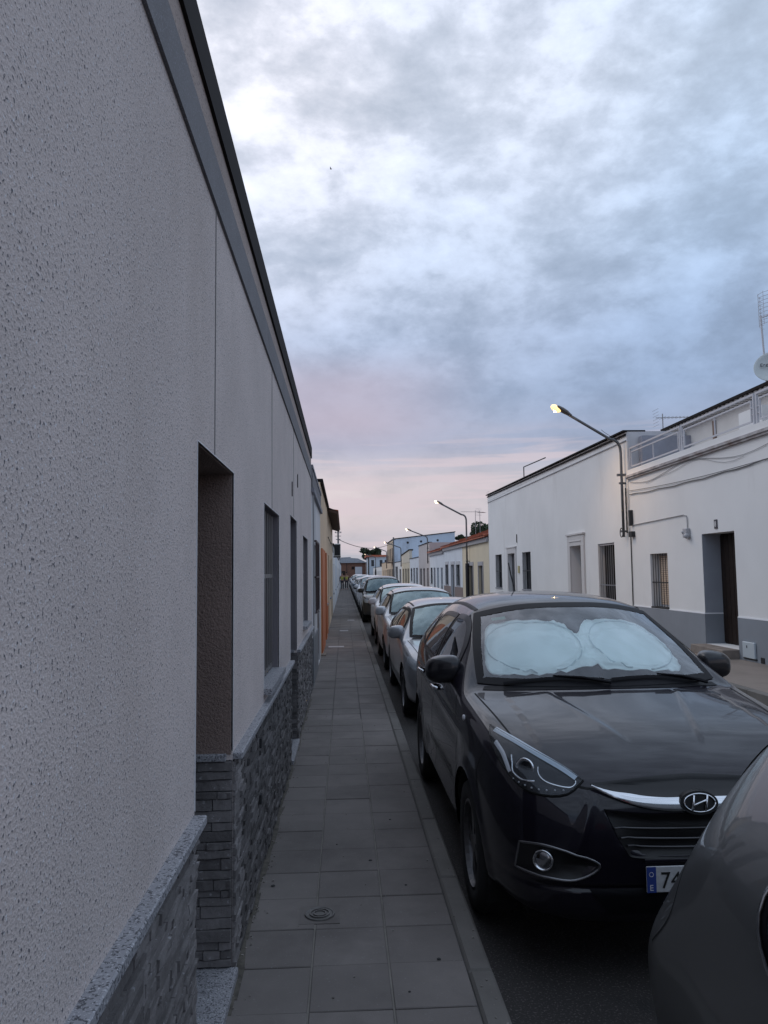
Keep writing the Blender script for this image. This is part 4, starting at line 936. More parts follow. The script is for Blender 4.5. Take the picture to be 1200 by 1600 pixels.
def body_mesh(P, sub=3):
    """P: umap (from,to), zmap (from,to), ws; returns bmesh of the smooth shell"""
    fu = lambda u: interp(u, *P['u']); fz = lambda z: interp(z, *P['z']); kx = P['w']/.91
    tumb = P.get('tumble', 1.0)
    bm = bmesh.new(); rings = []
    for (u, zb, w_, z3, z4, pts, du) in P.get('st', ST):
        half = [(0, u, zb), (.8*w_, u, zb), (.965*w_, u, zb+.07), (w_, u, z3), (w_*.995, u, z4)] + [(p[0], u+d, p[1]) for p, d in zip(pts, du)]
        ring = []
        for i in range(20):
            x, uu, z = half[i] if i <= 10 else half[20-i]
            if i in (5, 6, 7, 8, 9, 11, 12, 13, 14, 15) and z > 1.2: x *= 1-(1-tumb)*(z-1.2)/.45
            ring.append(bm.verts.new(((x if i <= 10 else -x)*kx, fu(uu), fz(z))))
        rings.append(ring)
    cr = bm.edges.layers.float.get('crease_edge') or bm.edges.layers.float.new('crease_edge')
    for a, b_ in zip(rings, rings[1:]):
        for i in range(20): bm.faces.new((a[i], a[(i+1) % 20], b_[(i+1) % 20], b_[i]))
    for ring in (rings[0], rings[-1]):
        for i in range(10):
            q = [ring[i], ring[i+1], ring[(20-i-1) % 20], ring[(20-i) % 20]]
            q = list(dict.fromkeys(q))
            if len(q) > 2: bm.faces.new(q)
    bm.verts.ensure_lookup_table()
    def crease(i, j, v):
        e = bm.edges.get((i, j))
        if e: e[cr] = v
    for s0, s1, idx, v in P.get('creases', ((3, 14, 5, .25), (3, 7, 7, .35), (7, 10, 7, .45), (1, 16, 2, .3))):
        for k in range(s0, s1):
            for ii in (idx, 20-idx): crease(rings[k][ii], rings[k+1][ii], v)
    for k in (7, ):
        for i in list(range(7, 13)): crease(rings[k][i], rings[k][i+1], .75)
    for i in range(7, 13): crease(rings[9][i], rings[9][i+1], .35)
    bmesh.ops.recalc_face_normals(bm, faces=bm.faces[:])
    me = bpy.data.meshes.new('cage'); bm.to_mesh(me); bm.free()
    o = bpy.data.objects.new('cage', me); C.objects.link(o); md = o.modifiers.new('s', 'SUBSURF'); md.levels = sub; md.render_levels = sub
    dg = bpy.context.evaluated_depsgraph_get(); m2 = bpy.data.meshes.new_from_object(o.evaluated_get(dg)); bpy.data.objects.remove(o)
    out = bmesh.new(); out.from_mesh(m2); return out
def smooth_loop(pts, n=40, closed=True, sharp=()):
    pts = [Vector(p) for p in pts]; m_ = len(pts); out = []
    segs = m_ if closed else m_-1; per = max(2, n//segs)
    for i in range(segs):
        p0 = pts[(i-1) % m_] if closed or i > 0 else pts[i]; p1 = pts[i]; p2 = pts[(i+1) % m_]; p3 = pts[(i+2) % m_] if closed or i+2 < m_ else p2
        if i in sharp: p0 = p1
        if (i+1) % m_ in sharp: p3 = p2
        for k in range(per):
            t = k/per; out.append(.5*((2*p1)+(-p0+p2)*t+(2*p0-5*p1+4*p2-p3)*t*t+(-p0+3*p1-3*p2+p3)*t**3))
    if not closed: out.append(pts[-1])
    return out
class Shell:
    def __init__(s, bm):
        bm.faces.ensure_lookup_table(); bm.normal_update(); s.t = BVHTree.FromBMesh(bm); s.f = [[(v.co.copy(), v.normal.copy()) for v in f.verts] for f in bm.faces]
    def ray_cast(s, o, d, m_):
        h, n_, i, dd = s.t.ray_cast(o, d, m_)
        if h is None: return h, n_, i, dd
        acc = Vector()
        for c, vn in s.f[i]: acc += vn/max(1e-5, (c-h).length)**1.5
        return h, acc.normalized(), i, dd
def cast(bvh, p, d):
    d = Vector(d).normalized(); h, n_, i, dd = bvh.ray_cast(Vector(p)-d*1.6, d, 4.0)
    if h is None: return None, None
    if n_.dot(d) > 0: n_ = -n_
    return h, n_
def patch(bvh, loop, d, off, rings=5, bm=None):
    """fan shaped patch hugging the body inside the loop"""
    bm = bm or bmesh.new(); c = sum(loop, Vector())/len(loop); prev = None; n = len(loop); last = (None, None)
    h, nn = cast(bvh, c, d); cc = bm.verts.new((h+nn*off) if h else c)
    for k in range(1, rings+1):
        ring = []
        for p in loop:
            q = c.lerp(p, k/rings); h, nn = cast(bvh, q, d)
            ring.append(bm.verts.new((h+nn*off) if h else q))
        for i in range(n):
            if prev is None: bm.faces.new((cc, ring[i], ring[(i+1) % n]))
            else: bm.faces.new((prev[i], ring[i], ring[(i+1) % n], prev[(i+1) % n]))
        prev = ring
    return bm
def band(bvh, loop, d, off, wd_in, wd_out, bm=None, seg=2, thick=0.0):
    """closed frame following the loop"""
    bm = bm or bmesh.new(); c = sum(loop, Vector())/len(loop); d = Vector(d).normalized(); n = len(loop); prev = None
    for k in range(seg+1):
        w_ = -wd_in+(wd_in+wd_out)*k/seg; ring = []
        for i, p in enumerate(loop):
            t = (loop[(i+1) % n]-loop[i-1]).normalized(); nn = t.cross(d).normalized()
            if nn.dot(p-c) < 0: nn = -nn
            q = p+nn*w_; h, nm = cast(bvh, q, d); bulge = thick*math.sin(math.pi*k/seg)
            ring.append(bm.verts.new((h+nm*(off+bulge)) if h else q))
        if prev:
            for i in range(n): bm.faces.new((prev[i], ring[i], ring[(i+1) % n], prev[(i+1) % n]))
        prev = ring
    return bm
def strip(bvh, pts, d, off, wd, bm=None, thick=0.0):
    bm = bm or bmesh.new(); d = Vector(d).normalized(); prev = None; n = len(pts)
    for i, p in enumerate(pts):
        t = (pts[min(i+1, n-1)]-pts[max(i-1, 0)]).normalized(); s_ = t.cross(d).normalized(); row = []
        for k in (-1, 0, 1):
            w_ = wd[i] if isinstance(wd, list) else wd
            h, nm = cast(bvh, p+s_*w_*.5*k, d); row.append((h, nm, k))
        if any(r_[0] is None for r_ in row): prev = None; continue
        row = [bm.verts.new(h+nm*(off+(thick if k == 0 else 0))) for h, nm, k in row]
        if prev: bm.faces.new((prev[0], row[0], row[1], prev[1])); bm.faces.new((prev[1], row[1], row[2], prev[2]))
        prev = row
    return bm
def fin_bm(bm, name, m, parent, smooth=True):
    bmesh.ops.recalc_face_normals(bm, faces=bm.faces[:]); me = bpy.data.meshes.new(name); bm.to_mesh(me); bm.free()
    if smooth: me.polygons.foreach_set('use_smooth', [True]*len(me.polygons))
    return link(name, me, m, parent)
def orient_out(o, d):
    """face normals against d"""
    me = o.data; bm = bmesh.new(); bm.from_mesh(me); bm.normal_update()
    s_ = sum((f.normal.dot(Vector(d))*f.calc_area() for f in bm.faces), 0)
    if s_ > 0: bmesh.ops.reverse_faces(bm, faces=bm.faces[:])
    bm.to_mesh(me); bm.free(); return o
def pip(x, y, poly):
    c = False; n = len(poly); j = n-1
    for i in range(n):
        xi, yi = poly[i]; xj, yj = poly[j]
        if (yi > y) != (yj > y) and x < (xj-xi)*(y-yi)/(yj-yi)+xi: c = not c
        j = i
    return c
def wheel(parent, x, y, r_, sgn, rim_m=None, w_=.215, spokes=5, detail=True):
    g = bpy.data.objects.new('wheel', None); C.objects.link(g); g.parent = parent; g.location = (x, y, r_)
    b = B(); rr = r_*.66
    b.lathe([(rr, -w_/2+.01), (rr+.02, -w_/2), (r_-.03, -w_/2), (r_-.008, -w_/2+.03), (r_, -w_*.2), (r_, w_*.2), (r_-.008, w_/2-.03), (r_-.03, w_/2), (rr+.02, w_/2), (rr, w_/2-.01)], (0, 0, 0), 'x', 36 if detail else 20)
    b.done('tyre', rubber, g, local=True, smooth=True)
    b = B(); xo = sgn*(w_/2-.015)
    b.lathe([(rr+.003, sgn*(w_/2-.008)), (rr-.012, sgn*(w_/2-.006)), (rr-.02, sgn*(w_/2-.03)), (rr-.03, sgn*(w_/2-.09)), (rr-.03, -sgn*w_*.4)], (0, 0, 0), 'x', 32)
    b.lathe([(.001, xo-sgn*.01), (.045, xo-sgn*.01), (.06, xo-sgn*.03), (.06, xo-sgn*.06)], (0, 0, 0), 'x', 20)
    for k in range(spokes):
        a0 = 2*math.pi*k/spokes
        for da in (-.16, .16):
            a = a0+da; a1 = a0+da*.45; p0 = (.05*math.cos(a1), .05*math.sin(a1)); p1 = ((rr-.015)*math.cos(a), (rr-.015)*math.sin(a)); t = Vector((-math.sin(a), math.cos(a)))
            wq = .017
            q = [(xo-sgn*.012, p0[0]-t.x*wq, p0[1]-t.y*wq), (xo-sgn*.012, p0[0]+t.x*wq, p0[1]+t.y*wq), (xo-sgn*.02, p1[0]+t.x*wq*1.2, p1[1]+t.y*wq*1.2), (xo-sgn*.02, p1[0]-t.x*wq*1.2, p1[1]-t.y*wq*1.2)]
            b.prism(q, (-sgn*.03, 0, 0))
    b.done('rim', rim_m or alloy, g, local=True)
    b = B(); b.lathe([(.001, 0), (rr-.03, 0)], (-sgn*.03, 0, 0), 'x', 24); b.done('brake_disc', under, g, local=True)
    return g
def make_car(name, label, P, loc, detail=2, group=None):
    """detail 2: near; 1: middle; 0: far"""
    root = thing(name, label, 'car', (0, 0, 0), group)
    paint = P['paint']; fu = lambda u: interp(u, *P['u']); fz = lambda z: interp(z, *P['z']); kx = P['w']/.91
    bm = body_mesh(P, P.get('sub', 3 if detail else 2))
    if P.get('sculpt'): P['sculpt'](bm)
    bvh = Shell(bm)
    T = lambda x, u, z: Vector((x*kx, fu(u), fz(z)))
    # ---------- outlines of the windows
    tb = P.get('tumble', 1.0)
    ws = [T(-.735, 1.33, 1.155), T(-.45, 1.2, 1.150), T(0, 1.12, 1.150), T(.45, 1.2, 1.150), T(.735, 1.33, 1.155), T(.69, 1.65, 1.36), T(.615, 2.06, 1.535), T(.32, 2.02, 1.585), T(0, 2.0, 1.595), T(-.32, 2.02, 1.585), T(-.615, 2.06, 1.535), T(-.69, 1.65, 1.36)]
    ws = [Vector((p.x, p.y, p.z)) for p in ws]
    wsl = smooth_loop(ws, 48, True, sharp=(0, 4, 6, 10))
    dws = (0, 1, -.25)
    rw = P.get('rearwin') or [T(-.56, 4.2, 1.24), T(0, 4.25, 1.22), T(.56, 4.2, 1.24), T(.50, 4.05, 1.48), T(0, 4.05, 1.52), T(-.50, 4.05, 1.48)]
    rwl = smooth_loop(rw, 36, True, sharp=(0, 2, 3, 5))
    sides = {}
    for sg in (1, -1):
        dsd = Vector((-sg, 0, 0)); lst = []
        for nm, pl, shp in P['sidewins']:
            lst.append((nm, smooth_loop([T(sg*.9, u, z) for u, z in pl], 36, True, sharp=shp)))
        sides[sg] = (dsd, lst)
    # ---------- remove body faces behind see-through glass
    kill = set()
    if detail == 2 or P.get('see'):
        def project(loop, d, scl):
            d = Vector(d).normalized(); a = d.cross(Vector((0, 0, 1))).normalized(); b_ = d.cross(a); c = sum(loop, Vector())/len(loop)
            return a, b_, [((c.lerp(p, scl)).dot(a), (c.lerp(p, scl)).dot(b_)) for p in loop]
        jobs = [(wsl, dws, None, .985)] + [(lp, sides[sg][0], sg, .97) for sg in (1, -1) for nm, lp in sides[sg][1]]
        for loop, d, sg, scl in jobs:
            a, b_, poly = project(loop, d, scl); dv = Vector(d)
            for f in bm.faces:
                c = f.calc_center_median()
                if c.z < fz(1.08) or f.normal.dot(dv) > 0: continue
                if sg and c.x*sg < 0: continue
                if sg is None and c.y > fu(2.3): continue
                if pip(c.dot(a), c.dot(b_), poly): kill.add(f)
    # ---------- wheel arches
    rw_ = P['wr']; Ra = rw_+.055
    axles = [fu(.88), fu(3.52)]
    for f in bm.faces:
        c = f.calc_center_median()
        if abs(c.x) > P['w']*.60 and c.z < rw_+Ra+.1:
            for ax in axles:
                if math.hypot(c.y-ax, c.z-rw_) < Ra and abs(f.normal.x) > -.1: kill.add(f)
    bmesh.ops.delete(bm, geom=list(kill), context='FACES')
    for v in bm.verts:
        if abs(v.co.x) > P['w']*.60 and any(e.is_boundary for e in v.link_edges):
            for ax in axles:
                dd = math.hypot(v.co.y-ax, v.co.z-rw_)
                if Ra-.13 < dd < Ra+.13 and v.co.z < rw_+Ra+.08:
                    k = Ra/max(dd, 1e-4); v.co.y = ax+(v.co.y-ax)*k; v.co.z = max(P['zbot'], rw_+(v.co.z-rw_)*k)
    body = fin_bm(bm, 'body', paint, root)
    # ---------- arch liners, floor
    b = B()
    for ax in axles:
        for sg in (1, -1):
            prev = None
            for k in range(15):
                a = R(-25+230*k/14); y_, z_ = ax+(Ra-.004)*math.cos(a), rw_+(Ra-.004)*math.sin(a)
                row = [b.bm.verts.new((sg*xx, y_, z_)) for xx in (P['w']*(.985 if abs(90-(-25+230*k/14)) < 70 else .95), P['w']*.5)]
                if prev: b.bm.faces.new((prev[0], prev[1], row[1], row[0]))
                prev = row
    b.box(-P['w']*.80, P['w']*.80, fu(.25), fu(4.2), P['zbot']+.0, P['zbot']+.06)
    b.done('underbody', under, root, local=True)
    # ---------- glass
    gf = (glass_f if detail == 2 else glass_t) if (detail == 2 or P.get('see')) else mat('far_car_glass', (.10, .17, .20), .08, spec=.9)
    gs = P.get('gs') or (glass_s if (detail == 2 or P.get('see')) else glass_d)
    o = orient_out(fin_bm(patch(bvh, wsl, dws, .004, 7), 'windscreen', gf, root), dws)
    fin_bm(band(bvh, wsl, dws, .0055, .035 if detail == 2 else .03, .014), 'windscreen_seal', trim, o)
    o = orient_out(fin_bm(patch(bvh, rwl, (0, -1, -.3), .004, 5), 'rear_window', glass_d, root), (0, -1, 0))
    for sg in (1, -1):
        dsd, lst = sides[sg]
        for nm, lp in lst:
            o = orient_out(fin_bm(patch(bvh, lp, dsd, .003, 5), nm, gs, root), dsd)
            fin_bm(band(bvh, lp, dsd, .005, .012, .022), 'window_seal', P.get('seal', trim), o)
            if P.get('chromewin'): fin_bm(band(bvh, lp, dsd, .008, -.012, .030, thick=.003), 'chrome_trim', chrome, o)
    if detail >= 1:
        # panel gaps: doors, bonnet
        gb = bmesh.new()
        for sg in (1, -1):
            dsd = (-sg, 0, 0)
            for pl in P['gaps']:
                strip(bvh, smooth_loop([T(sg*.9, u, z) for u, z in pl], 26, False), dsd, .0012, .007, gb)
        hl = [T(x, u, 1.2) for x, u in ((-.36, .085), (-.5, .11), (-.635, .20), (-.70, .35), (-.735, .6), (-.765, .95), (-.785, 1.22))]
        for sg in (1, -1): strip(bvh, smooth_loop([Vector((p.x*sg, p.y, p.z)) for p in hl], 40, False), (0, 0, -1), .0012, .009, gb)
        fin_bm(gb, 'panel_gap', gap_m, root, False)
        # roof seams
        for sg in (1, -1):
            rb = bmesh.new(); strip(bvh, [T(sg*.60*(1-(1-tb)*.9), 2.18+k*.17, 1.8) for k in range(11)], (0, 0, -1), .002, P.get('roofstrip', .022), rb, .002)
            fin_bm(rb, 'roof_strip', trim, root, False)
    # ---------- wheels
    for ax, steer in zip(axles, (0, 0)):
        for sg in (1, -1): wheel(root, sg*(P['w']-.125), ax, rw_, sg, P.get('rim'), detail=detail > 0)
    # ---------- mirrors
    for sg in (1, -1):
        b = B(); b.sphere((0, 0, 0), 1, 3)
        for v in b.bm.verts:
            c = v.co.copy(); c = Vector([math.copysign(abs(q_)**.58, q_) for q_ in c]); k = 1.0-.26*max(0, c.x)**2; flat = .05 if c.y > 0 else .10
            v.co = Vector((sg*(kx*.91+.006+c.x*.114), fu(1.70)+c.y*flat+.03*c.x, fz(1.19)+(c.z*.090*k)-.010*c.x))
        mo = b.done('door_mirror', P.get('mirror', paint), root, local=True, smooth=True)
        if detail:
            b = B(); b.tube([(sg*(kx*.91-.12), fu(1.74), fz(1.10)), (sg*(kx*.91-.03), fu(1.71), fz(1.125))], .03, 8); b.done('mirror_arm', trim, mo, local=True)
            b = B(); b.lathe([(.001, fu(1.70)+.052), (.07, fu(1.70)+.05), (.072, fu(1.70)+.045)], (sg*(kx*.91+.004), 0, fz(1.175)), 'y', 16)
            b.done('mirror_glass', chrome, mo, local=True)
    # ---------- lights
    for sg in (1, -1):
        d = Vector((-sg*.62, .78, -.12)); hl_ = [T(sg*x, u, z) for x, u, z in P['headlight']]
        lp = smooth_loop(hl_, 36, True, sharp=P.get('hl_sharp', (0, 3)))
        base = orient_out(fin_bm(patch(bvh, lp, d, .004, 8), 'headlight', refl_m if detail == 2 else mat('far_headlight', (.38, .41, .44), .15, metal=.3), root), d)
        if detail == 2:
            orient_out(fin_bm(patch(bvh, lp, d, .016, 8), 'lens', lens_m, base), d)
            fin_bm(band(bvh, lp, d, .004, .004, .005, thick=.008), 'surround', gap_m, base)
        tl = smooth_loop([T(sg*x, u, z) for x, u, z in P['taillight']], 24, True)
        orient_out(fin_bm(patch(bvh, tl, (-sg*.7, -.7, 0), .006, 3), 'tail_light', red_l, root), (-sg*.7, -.7, 0))
    # ---------- grille, plate
    if P.get('grille'):
        for pl, m_ in P['grille']:
            lp = smooth_loop([T(x, .0, z) for x, z in pl], 40, True, sharp=tuple(range(len(pl))))
            fin_bm(patch(bvh, lp, (0, 1, 0), .004, 4), 'grille', m_, root)
    hp, _ = cast(bvh, T(0, 0, .50), (0, 1, 0)); P['_bvh'] = bvh
    py = hp.y-.012; pz = P.get('platez', fz(.50))
    if detail:
        b = B(); b.box(-.26, .26, py-.004, py+.004, pz-.055, pz+.055); b.bevel(.003); pl = b.done('number_plate', plate_w, root, local=True)
        b = B(); b.box(-.2595, -.218, py-.0055, py-.0045, pz-.054, pz+.054); b.done('blue_band', plate_bl, pl, local=True)
        if detail == 2 or P.get('see'):
            for sg in (-1, 1):
                b = B(); b.box(sg*.36-.24, sg*.36+.24, fu(2.25), fu(2.37), fz(.6), fz(1.22)); b.bevel(.05, 2); se = b.done('front_seat', seat_m, root, local=True)
                b = B(); b.box(sg*.36-.12, sg*.36+.12, fu(2.30), fu(2.37), fz(1.24), fz(1.40)); b.bevel(.04, 2); b.done('headrest', seat_m, se, local=True)
            b = B(); b.box(-.62, .62, fu(3.25), fu(3.4), fz(.6), fz(1.25)); b.bevel(.05, 2); b.done('rear_seat', seat_m, root, local=True)
            b = B(); b.box(-.70*kx, .70*kx, fu(1.36), fu(1.75), fz(.75), fz(1.09)); b.bevel(.04, 2); b.done('dashboard', mat('dashboard', (.02, .02, .022), .7), root, local=True)
            b = B(); b.lathe([(.17, -.014), (.185, 0), (.17, .014), (.16, 0), (.17, -.014)], (-.36*-1, fu(1.85), fz(1.05)), 'y', 24); b.done('steering_wheel', trim, root, local=True)
            b = B(); b.box(-.11, .11, fu(1.93), fu(1.95), fz(1.46), fz(1.52)); b.bevel(.01); b.done('rear_view_mirror', trim, root, local=True)
            # wipers
            for x0, x1, sg in ((-.60, -.02, 1), (.02, .62, 1)):
                wb = bmesh.new(); pts_ = [T(x0+(x1-x0)*t, 1.16, 1.165+.018*math.sin(math.pi*t)+P.get('wz', 0)) for t in [k/16 for k in range(17)]]
                strip(bvh, pts_, (0, 1, -.25), .014, .018, wb, .012); wo_ = fin_bm(wb, 'wiper', trim, root)
                p0, n0 = cast(bvh, T(x1+.03, 1.12, 1.15), (0, 1, -.25)); p1, n1_ = cast(bvh, T((x0+x1)/2, 1.18, 1.185), (0, 1, -.25))
                if p0 and p1: b = B(); b.tube([p0+n0*.02, p0.lerp(p1, .5)+n0*.035, p1+n1_*.028], .011, 6, .006); b.done('arm', trim, wo_, local=True)
            b = B(); cv = bmesh.new()
            strip(bvh, [T(x, 1.115+(.17*(abs(x)/.72)**2), 1.135) for x in [-.72+k*.09 for k in range(17)]], (0, .2, -1), .003, .05, cv)
            b.bm.free(); fin_bm(cv, 'cowl', trim, root)
    root.location = loc
    return root, bvh, T
SUVP = dict(w=.91, u=([0, 4.41], [0, 4.41]), z=([0, 1.7], [0, 1.69]), wr=.345, zbot=.24, paint=None,
    sidewins=[('side_window', [(1.62, 1.16), (2.42, 1.16), (2.42, 1.49), (2.12, 1.475), (1.82, 1.33)], (0, 1, 2)), ('side_window', [(2.50, 1.165), (3.28, 1.20), (3.22, 1.36), (3.05, 1.475), (2.50, 1.49)], (0, 1, 4)), ('side_window', [(3.36, 1.215), (3.62, 1.27), (3.42, 1.40), (3.30, 1.44)], (0, 1))],
    gaps=[[(1.26, .45), (1.22, .7), (1.30, 1.0), (1.36, 1.08)], [(2.46, .34), (2.46, .7), (2.46, 1.13)], [(3.32, 1.2), (3.36, .98), (3.22, .75), (3.02, .50), (2.98, .36)], [(1.27, .36), (2.0, .33), (2.98, .34)], [(.54, .92), (.62, .80), (.60, .72)]],
    headlight=[(.478, .137, .866), (.545, .224, .909), (.636, .338, .95), (.725, .493, .989), (.795, .679, 1.018), (.818, .50, .958), (.80, .322, .891), (.75, .199, .834), (.665, .124, .812), (.56, .104, .82)], hl_sharp=(0, 4),
    taillight=[(.84, 4.15, 1.12), (.80, 4.28, 1.1), (.78, 4.32, .95), (.86, 4.1, .92)], see=True)
def vari(paint, **k):
    d = dict(SUVP); d['paint'] = paint; d['platez'] = .48; d.update(k); return d
def paint_m(name, col, rough=.25, metal=.5, coat=.8, **k): return mat(name, col, rough, metal=metal, coat=coat, **k)
aub = mat('aubergine_metallic', (.009, .0075, .013), .38, metal=0.0, coat=.78, spec=.08)
def inside_dist(x, y, poly):
    dm = 9.; n = len(poly)
    for i in range(n):
        (ax, ay), (bx_, by_) = poly[i], poly[(i+1) % n]; dx, dy = bx_-ax, by_-ay; t = max(0, min(1, ((x-ax)*dx+(y-ay)*dy)/(dx*dx+dy*dy+1e-9)))
        dm = min(dm, math.hypot(x-ax-dx*t, y-ay-dy*t))
    return dm if pip(x, y, poly) else -dm
UG = [(-.45, .852), (-.25, .873), (0, .884), (.25, .873), (.45, .852), (.30, .80), (0, .796), (-.30, .80)]
LG = [(-.425, .76), (-.2, .745), (.2, .745), (.425, .76), (.35, .605), (.26, .565), (-.26, .565), (-.35, .605)]
FG = [(.785, .60), (.66, .608), (.46, .541), (.546, .472), (.663, .466), (.80, .482)]
def sstep(t): t = max(0., min(1., t)); return t*t*(3-2*t)
def sculpt_suv(bm):
    bm.normal_update()
    for v in bm.verts:
        x, u, z = v.co; ax = abs(x); d = Vector((0, 0, 0)); nrm = v.normal
        if u < .45 and z < .95 and nrm.y < -.15:
            if z > .76 and ax < .5: d.y += .022*sstep(inside_dist(x, z, UG)/.026)
            if z < .80 and ax < .5: d.y += .024*sstep(inside_dist(x, z, LG)/.030)
            if ax > .40 and z < .66: d += Vector((math.copysign(-.4, x), .9, 0))*.022*sstep(inside_dist(ax, z, FG)/.026)
            # cheek ridge running from the lamp tip down to the fog lamp
            s_ = ax-(.47+.10*(.80-z)/.25)
            if .55 < z < .84: d.y -= .012*math.exp(-(s_/.022)**2)*sstep((z-.55)/.05)*sstep((.84-z)/.04)
            if .40 < z < .47: d.y += .012*math.exp(-((z-.435)/.012)**2)
        if nrm.z > .5 and u < 1.15 and z < 1.2:            # bonnet creases
            s_ = ax-(.235+.155*(u-.5)/.57); wd = sstep((u-.30)/.15)*sstep((1.12-u)/.06)
            d.z += .008*math.exp(-(s_/.018)**2)*wd+(.006*sstep(s_/.03)*wd if ax < .62 else 0)
        if abs(nrm.x) > .5 and .3 < z < 1.12:
            sg = math.copysign(1, x); zl = .90+.035*(u-1.0)
            wd = sstep((u-1.0)/.3)*sstep((4.0-u)/.4)
            d.x += sg*(.011*math.exp(-((z-zl)/.016)**2)-.010*math.exp(-((z-zl+.07)/.05)**2))*wd
            d.x += sg*(-.022*math.exp(-((z-.50)/.09)**2)+.010*math.exp(-((z-.36)/.03)**2))*sstep((u-1.35)/.2)*sstep((3.05-u)/.2)
            for axl in (.88, 3.52):
                dd = math.hypot(u-axl, z-.345); d.x += sg*.013*math.exp(-((dd-.40)/.045)**2)
        v.co += d
P1 = vari(aub, sculpt=sculpt_suv, sub=4, rim=mat('rim_dark', (.12, .12, .125), .35, metal=.8), seal=mat('seal_dark_chrome', (.06, .06, .065), .35, metal=.8), mirror=mat('mirror_shell_dark', (.008, .008, .011), .3, coat=.5, spec=.3), roofstrip=.03, platez=.478)
HX, HY = 1.56, 3.36
suv, bvh1, T1 = make_car('parked_car', 'dark aubergine car with silver sunshade behind its windscreen', P1, (HX, HY, 0), 2, 'cars parked along the left kerb')
# ---- details of the near car
def loc_loop(bvh, pts, d, n=36, sharp=()): return smooth_loop([Vector(p) for p in pts], n, True, sharp=sharp)
D = (0, 1, 0)
gr_b = mat('grille_black', (.006, .006, .007), .4)
g = fin_bm(patch(bvh1, loc_loop(bvh1, [(-.455, 0, .855), (-.25, 0, .872), (0, 0, .884), (.25, 0, .872), (.455, 0, .855), (.30, 0, .795), (.0, 0, .785), (-.30, 0, .795)], D, 48, (0, 4)), D, .004, 5), 'upper_grille', gr_b, suv)
cb_ = bmesh.new(); xs = [-.455+k*.91/40 for k in range(41)]
def smile(x): return .776+.066*max(0, (abs(x)-.10)/.355)**2.0
strip(bvh1, [Vector((x, 0, smile(x))) for x in xs], D, .014, [.005+.042*(1-max(0, (abs(x)-.12)/.335)**1.5) for x in xs], cb_, .010)
fin_bm(cb_, 'chrome_bar', chrome, suv)
lg = fin_bm(patch(bvh1, loc_loop(bvh1, [(-.42, 0, .765), (-.2, 0, .745), (.2, 0, .745), (.42, 0, .765), (.345, 0, .605), (.25, 0, .562), (-.25, 0, .562), (-.345, 0, .605)], D, 56, (0, 3)), D, .004, 5), 'lower_grille', gr_b, suv)
for zz, hw in ((.688, .39), (.648, .365), (.612, .335)):
    sb = bmesh.new(); strip(bvh1, [Vector((-hw+2*hw*k/20, 0, zz-.010+.010*((k-10)/10)**2)) for k in range(21)], D, .010, .009, sb, .008); fin_bm(sb, 'slat', mat('slat_satin', (.10, .10, .105), .35, metal=.7), lg)
sb = bmesh.new(); strip(bvh1, [Vector((-.26+.52*k/20, 0, .553)) for k in range(21)], D, .008, .016, sb, .006); fin_bm(sb, 'lower_lip', aub, lg)
# lower bumper
sb = fin_bm(patch(bvh1, loc_loop(bvh1, [(-.50, 0, .43), (.50, 0, .43), (.42, 0, .33), (-.42, 0, .33)], D, 40, (0, 1, 2, 3)), D, .004, 4), 'bumper_insert', trim, suv)
# badge
bh, bn = cast(bvh1, (0, 0, .79), D); bc = bh+Vector((0, -.030, 0)); bu = Vector((0, .25, .97)).normalized(); bx = Vector((1, 0, 0)); bnv = bx.cross(bu)
b = B(); ring_pts = lambda a_, b2, off_: [bc+bx*a_*math.cos(R(10*k))+bu*b2*math.sin(R(10*k))+bnv*off_ for k in range(37)]
b.prism([bc+bx*.086*math.cos(R(12*k))+bu*.050*math.sin(R(12*k)) for k in range(30)], (0, .03, 0)); bd_ = b.done('badge', gr_b, suv, local=True)
b = B(); b.tube(ring_pts(.070, .038, .004), .0038, 6); b.done('ring', chrome, bd_, local=True, smooth=True)
b = B()
for p, q, r_ in (((-.038, -.031), (-.022, .031), .0052), ((.022, -.031), (.038, .031), .0052)): b.tube([bc+bx*p[0]+bu*p[1]+bnv*.006, bc+bx*(p[0]+q[0])/2*1.0+bu*0+bnv*.007, bc+bx*q[0]+bu*q[1]+bnv*.006], r_, 6)
b.tube([bc+bx*x_+bu*z_+bnv*.007 for x_, z_ in ((-.036, -.014), (-.012, -.004), (.0, .0), (.012, .004), (.036, .014))], .0052, 6)
b.done('emblem', chrome, bd_, local=True, smooth=True)
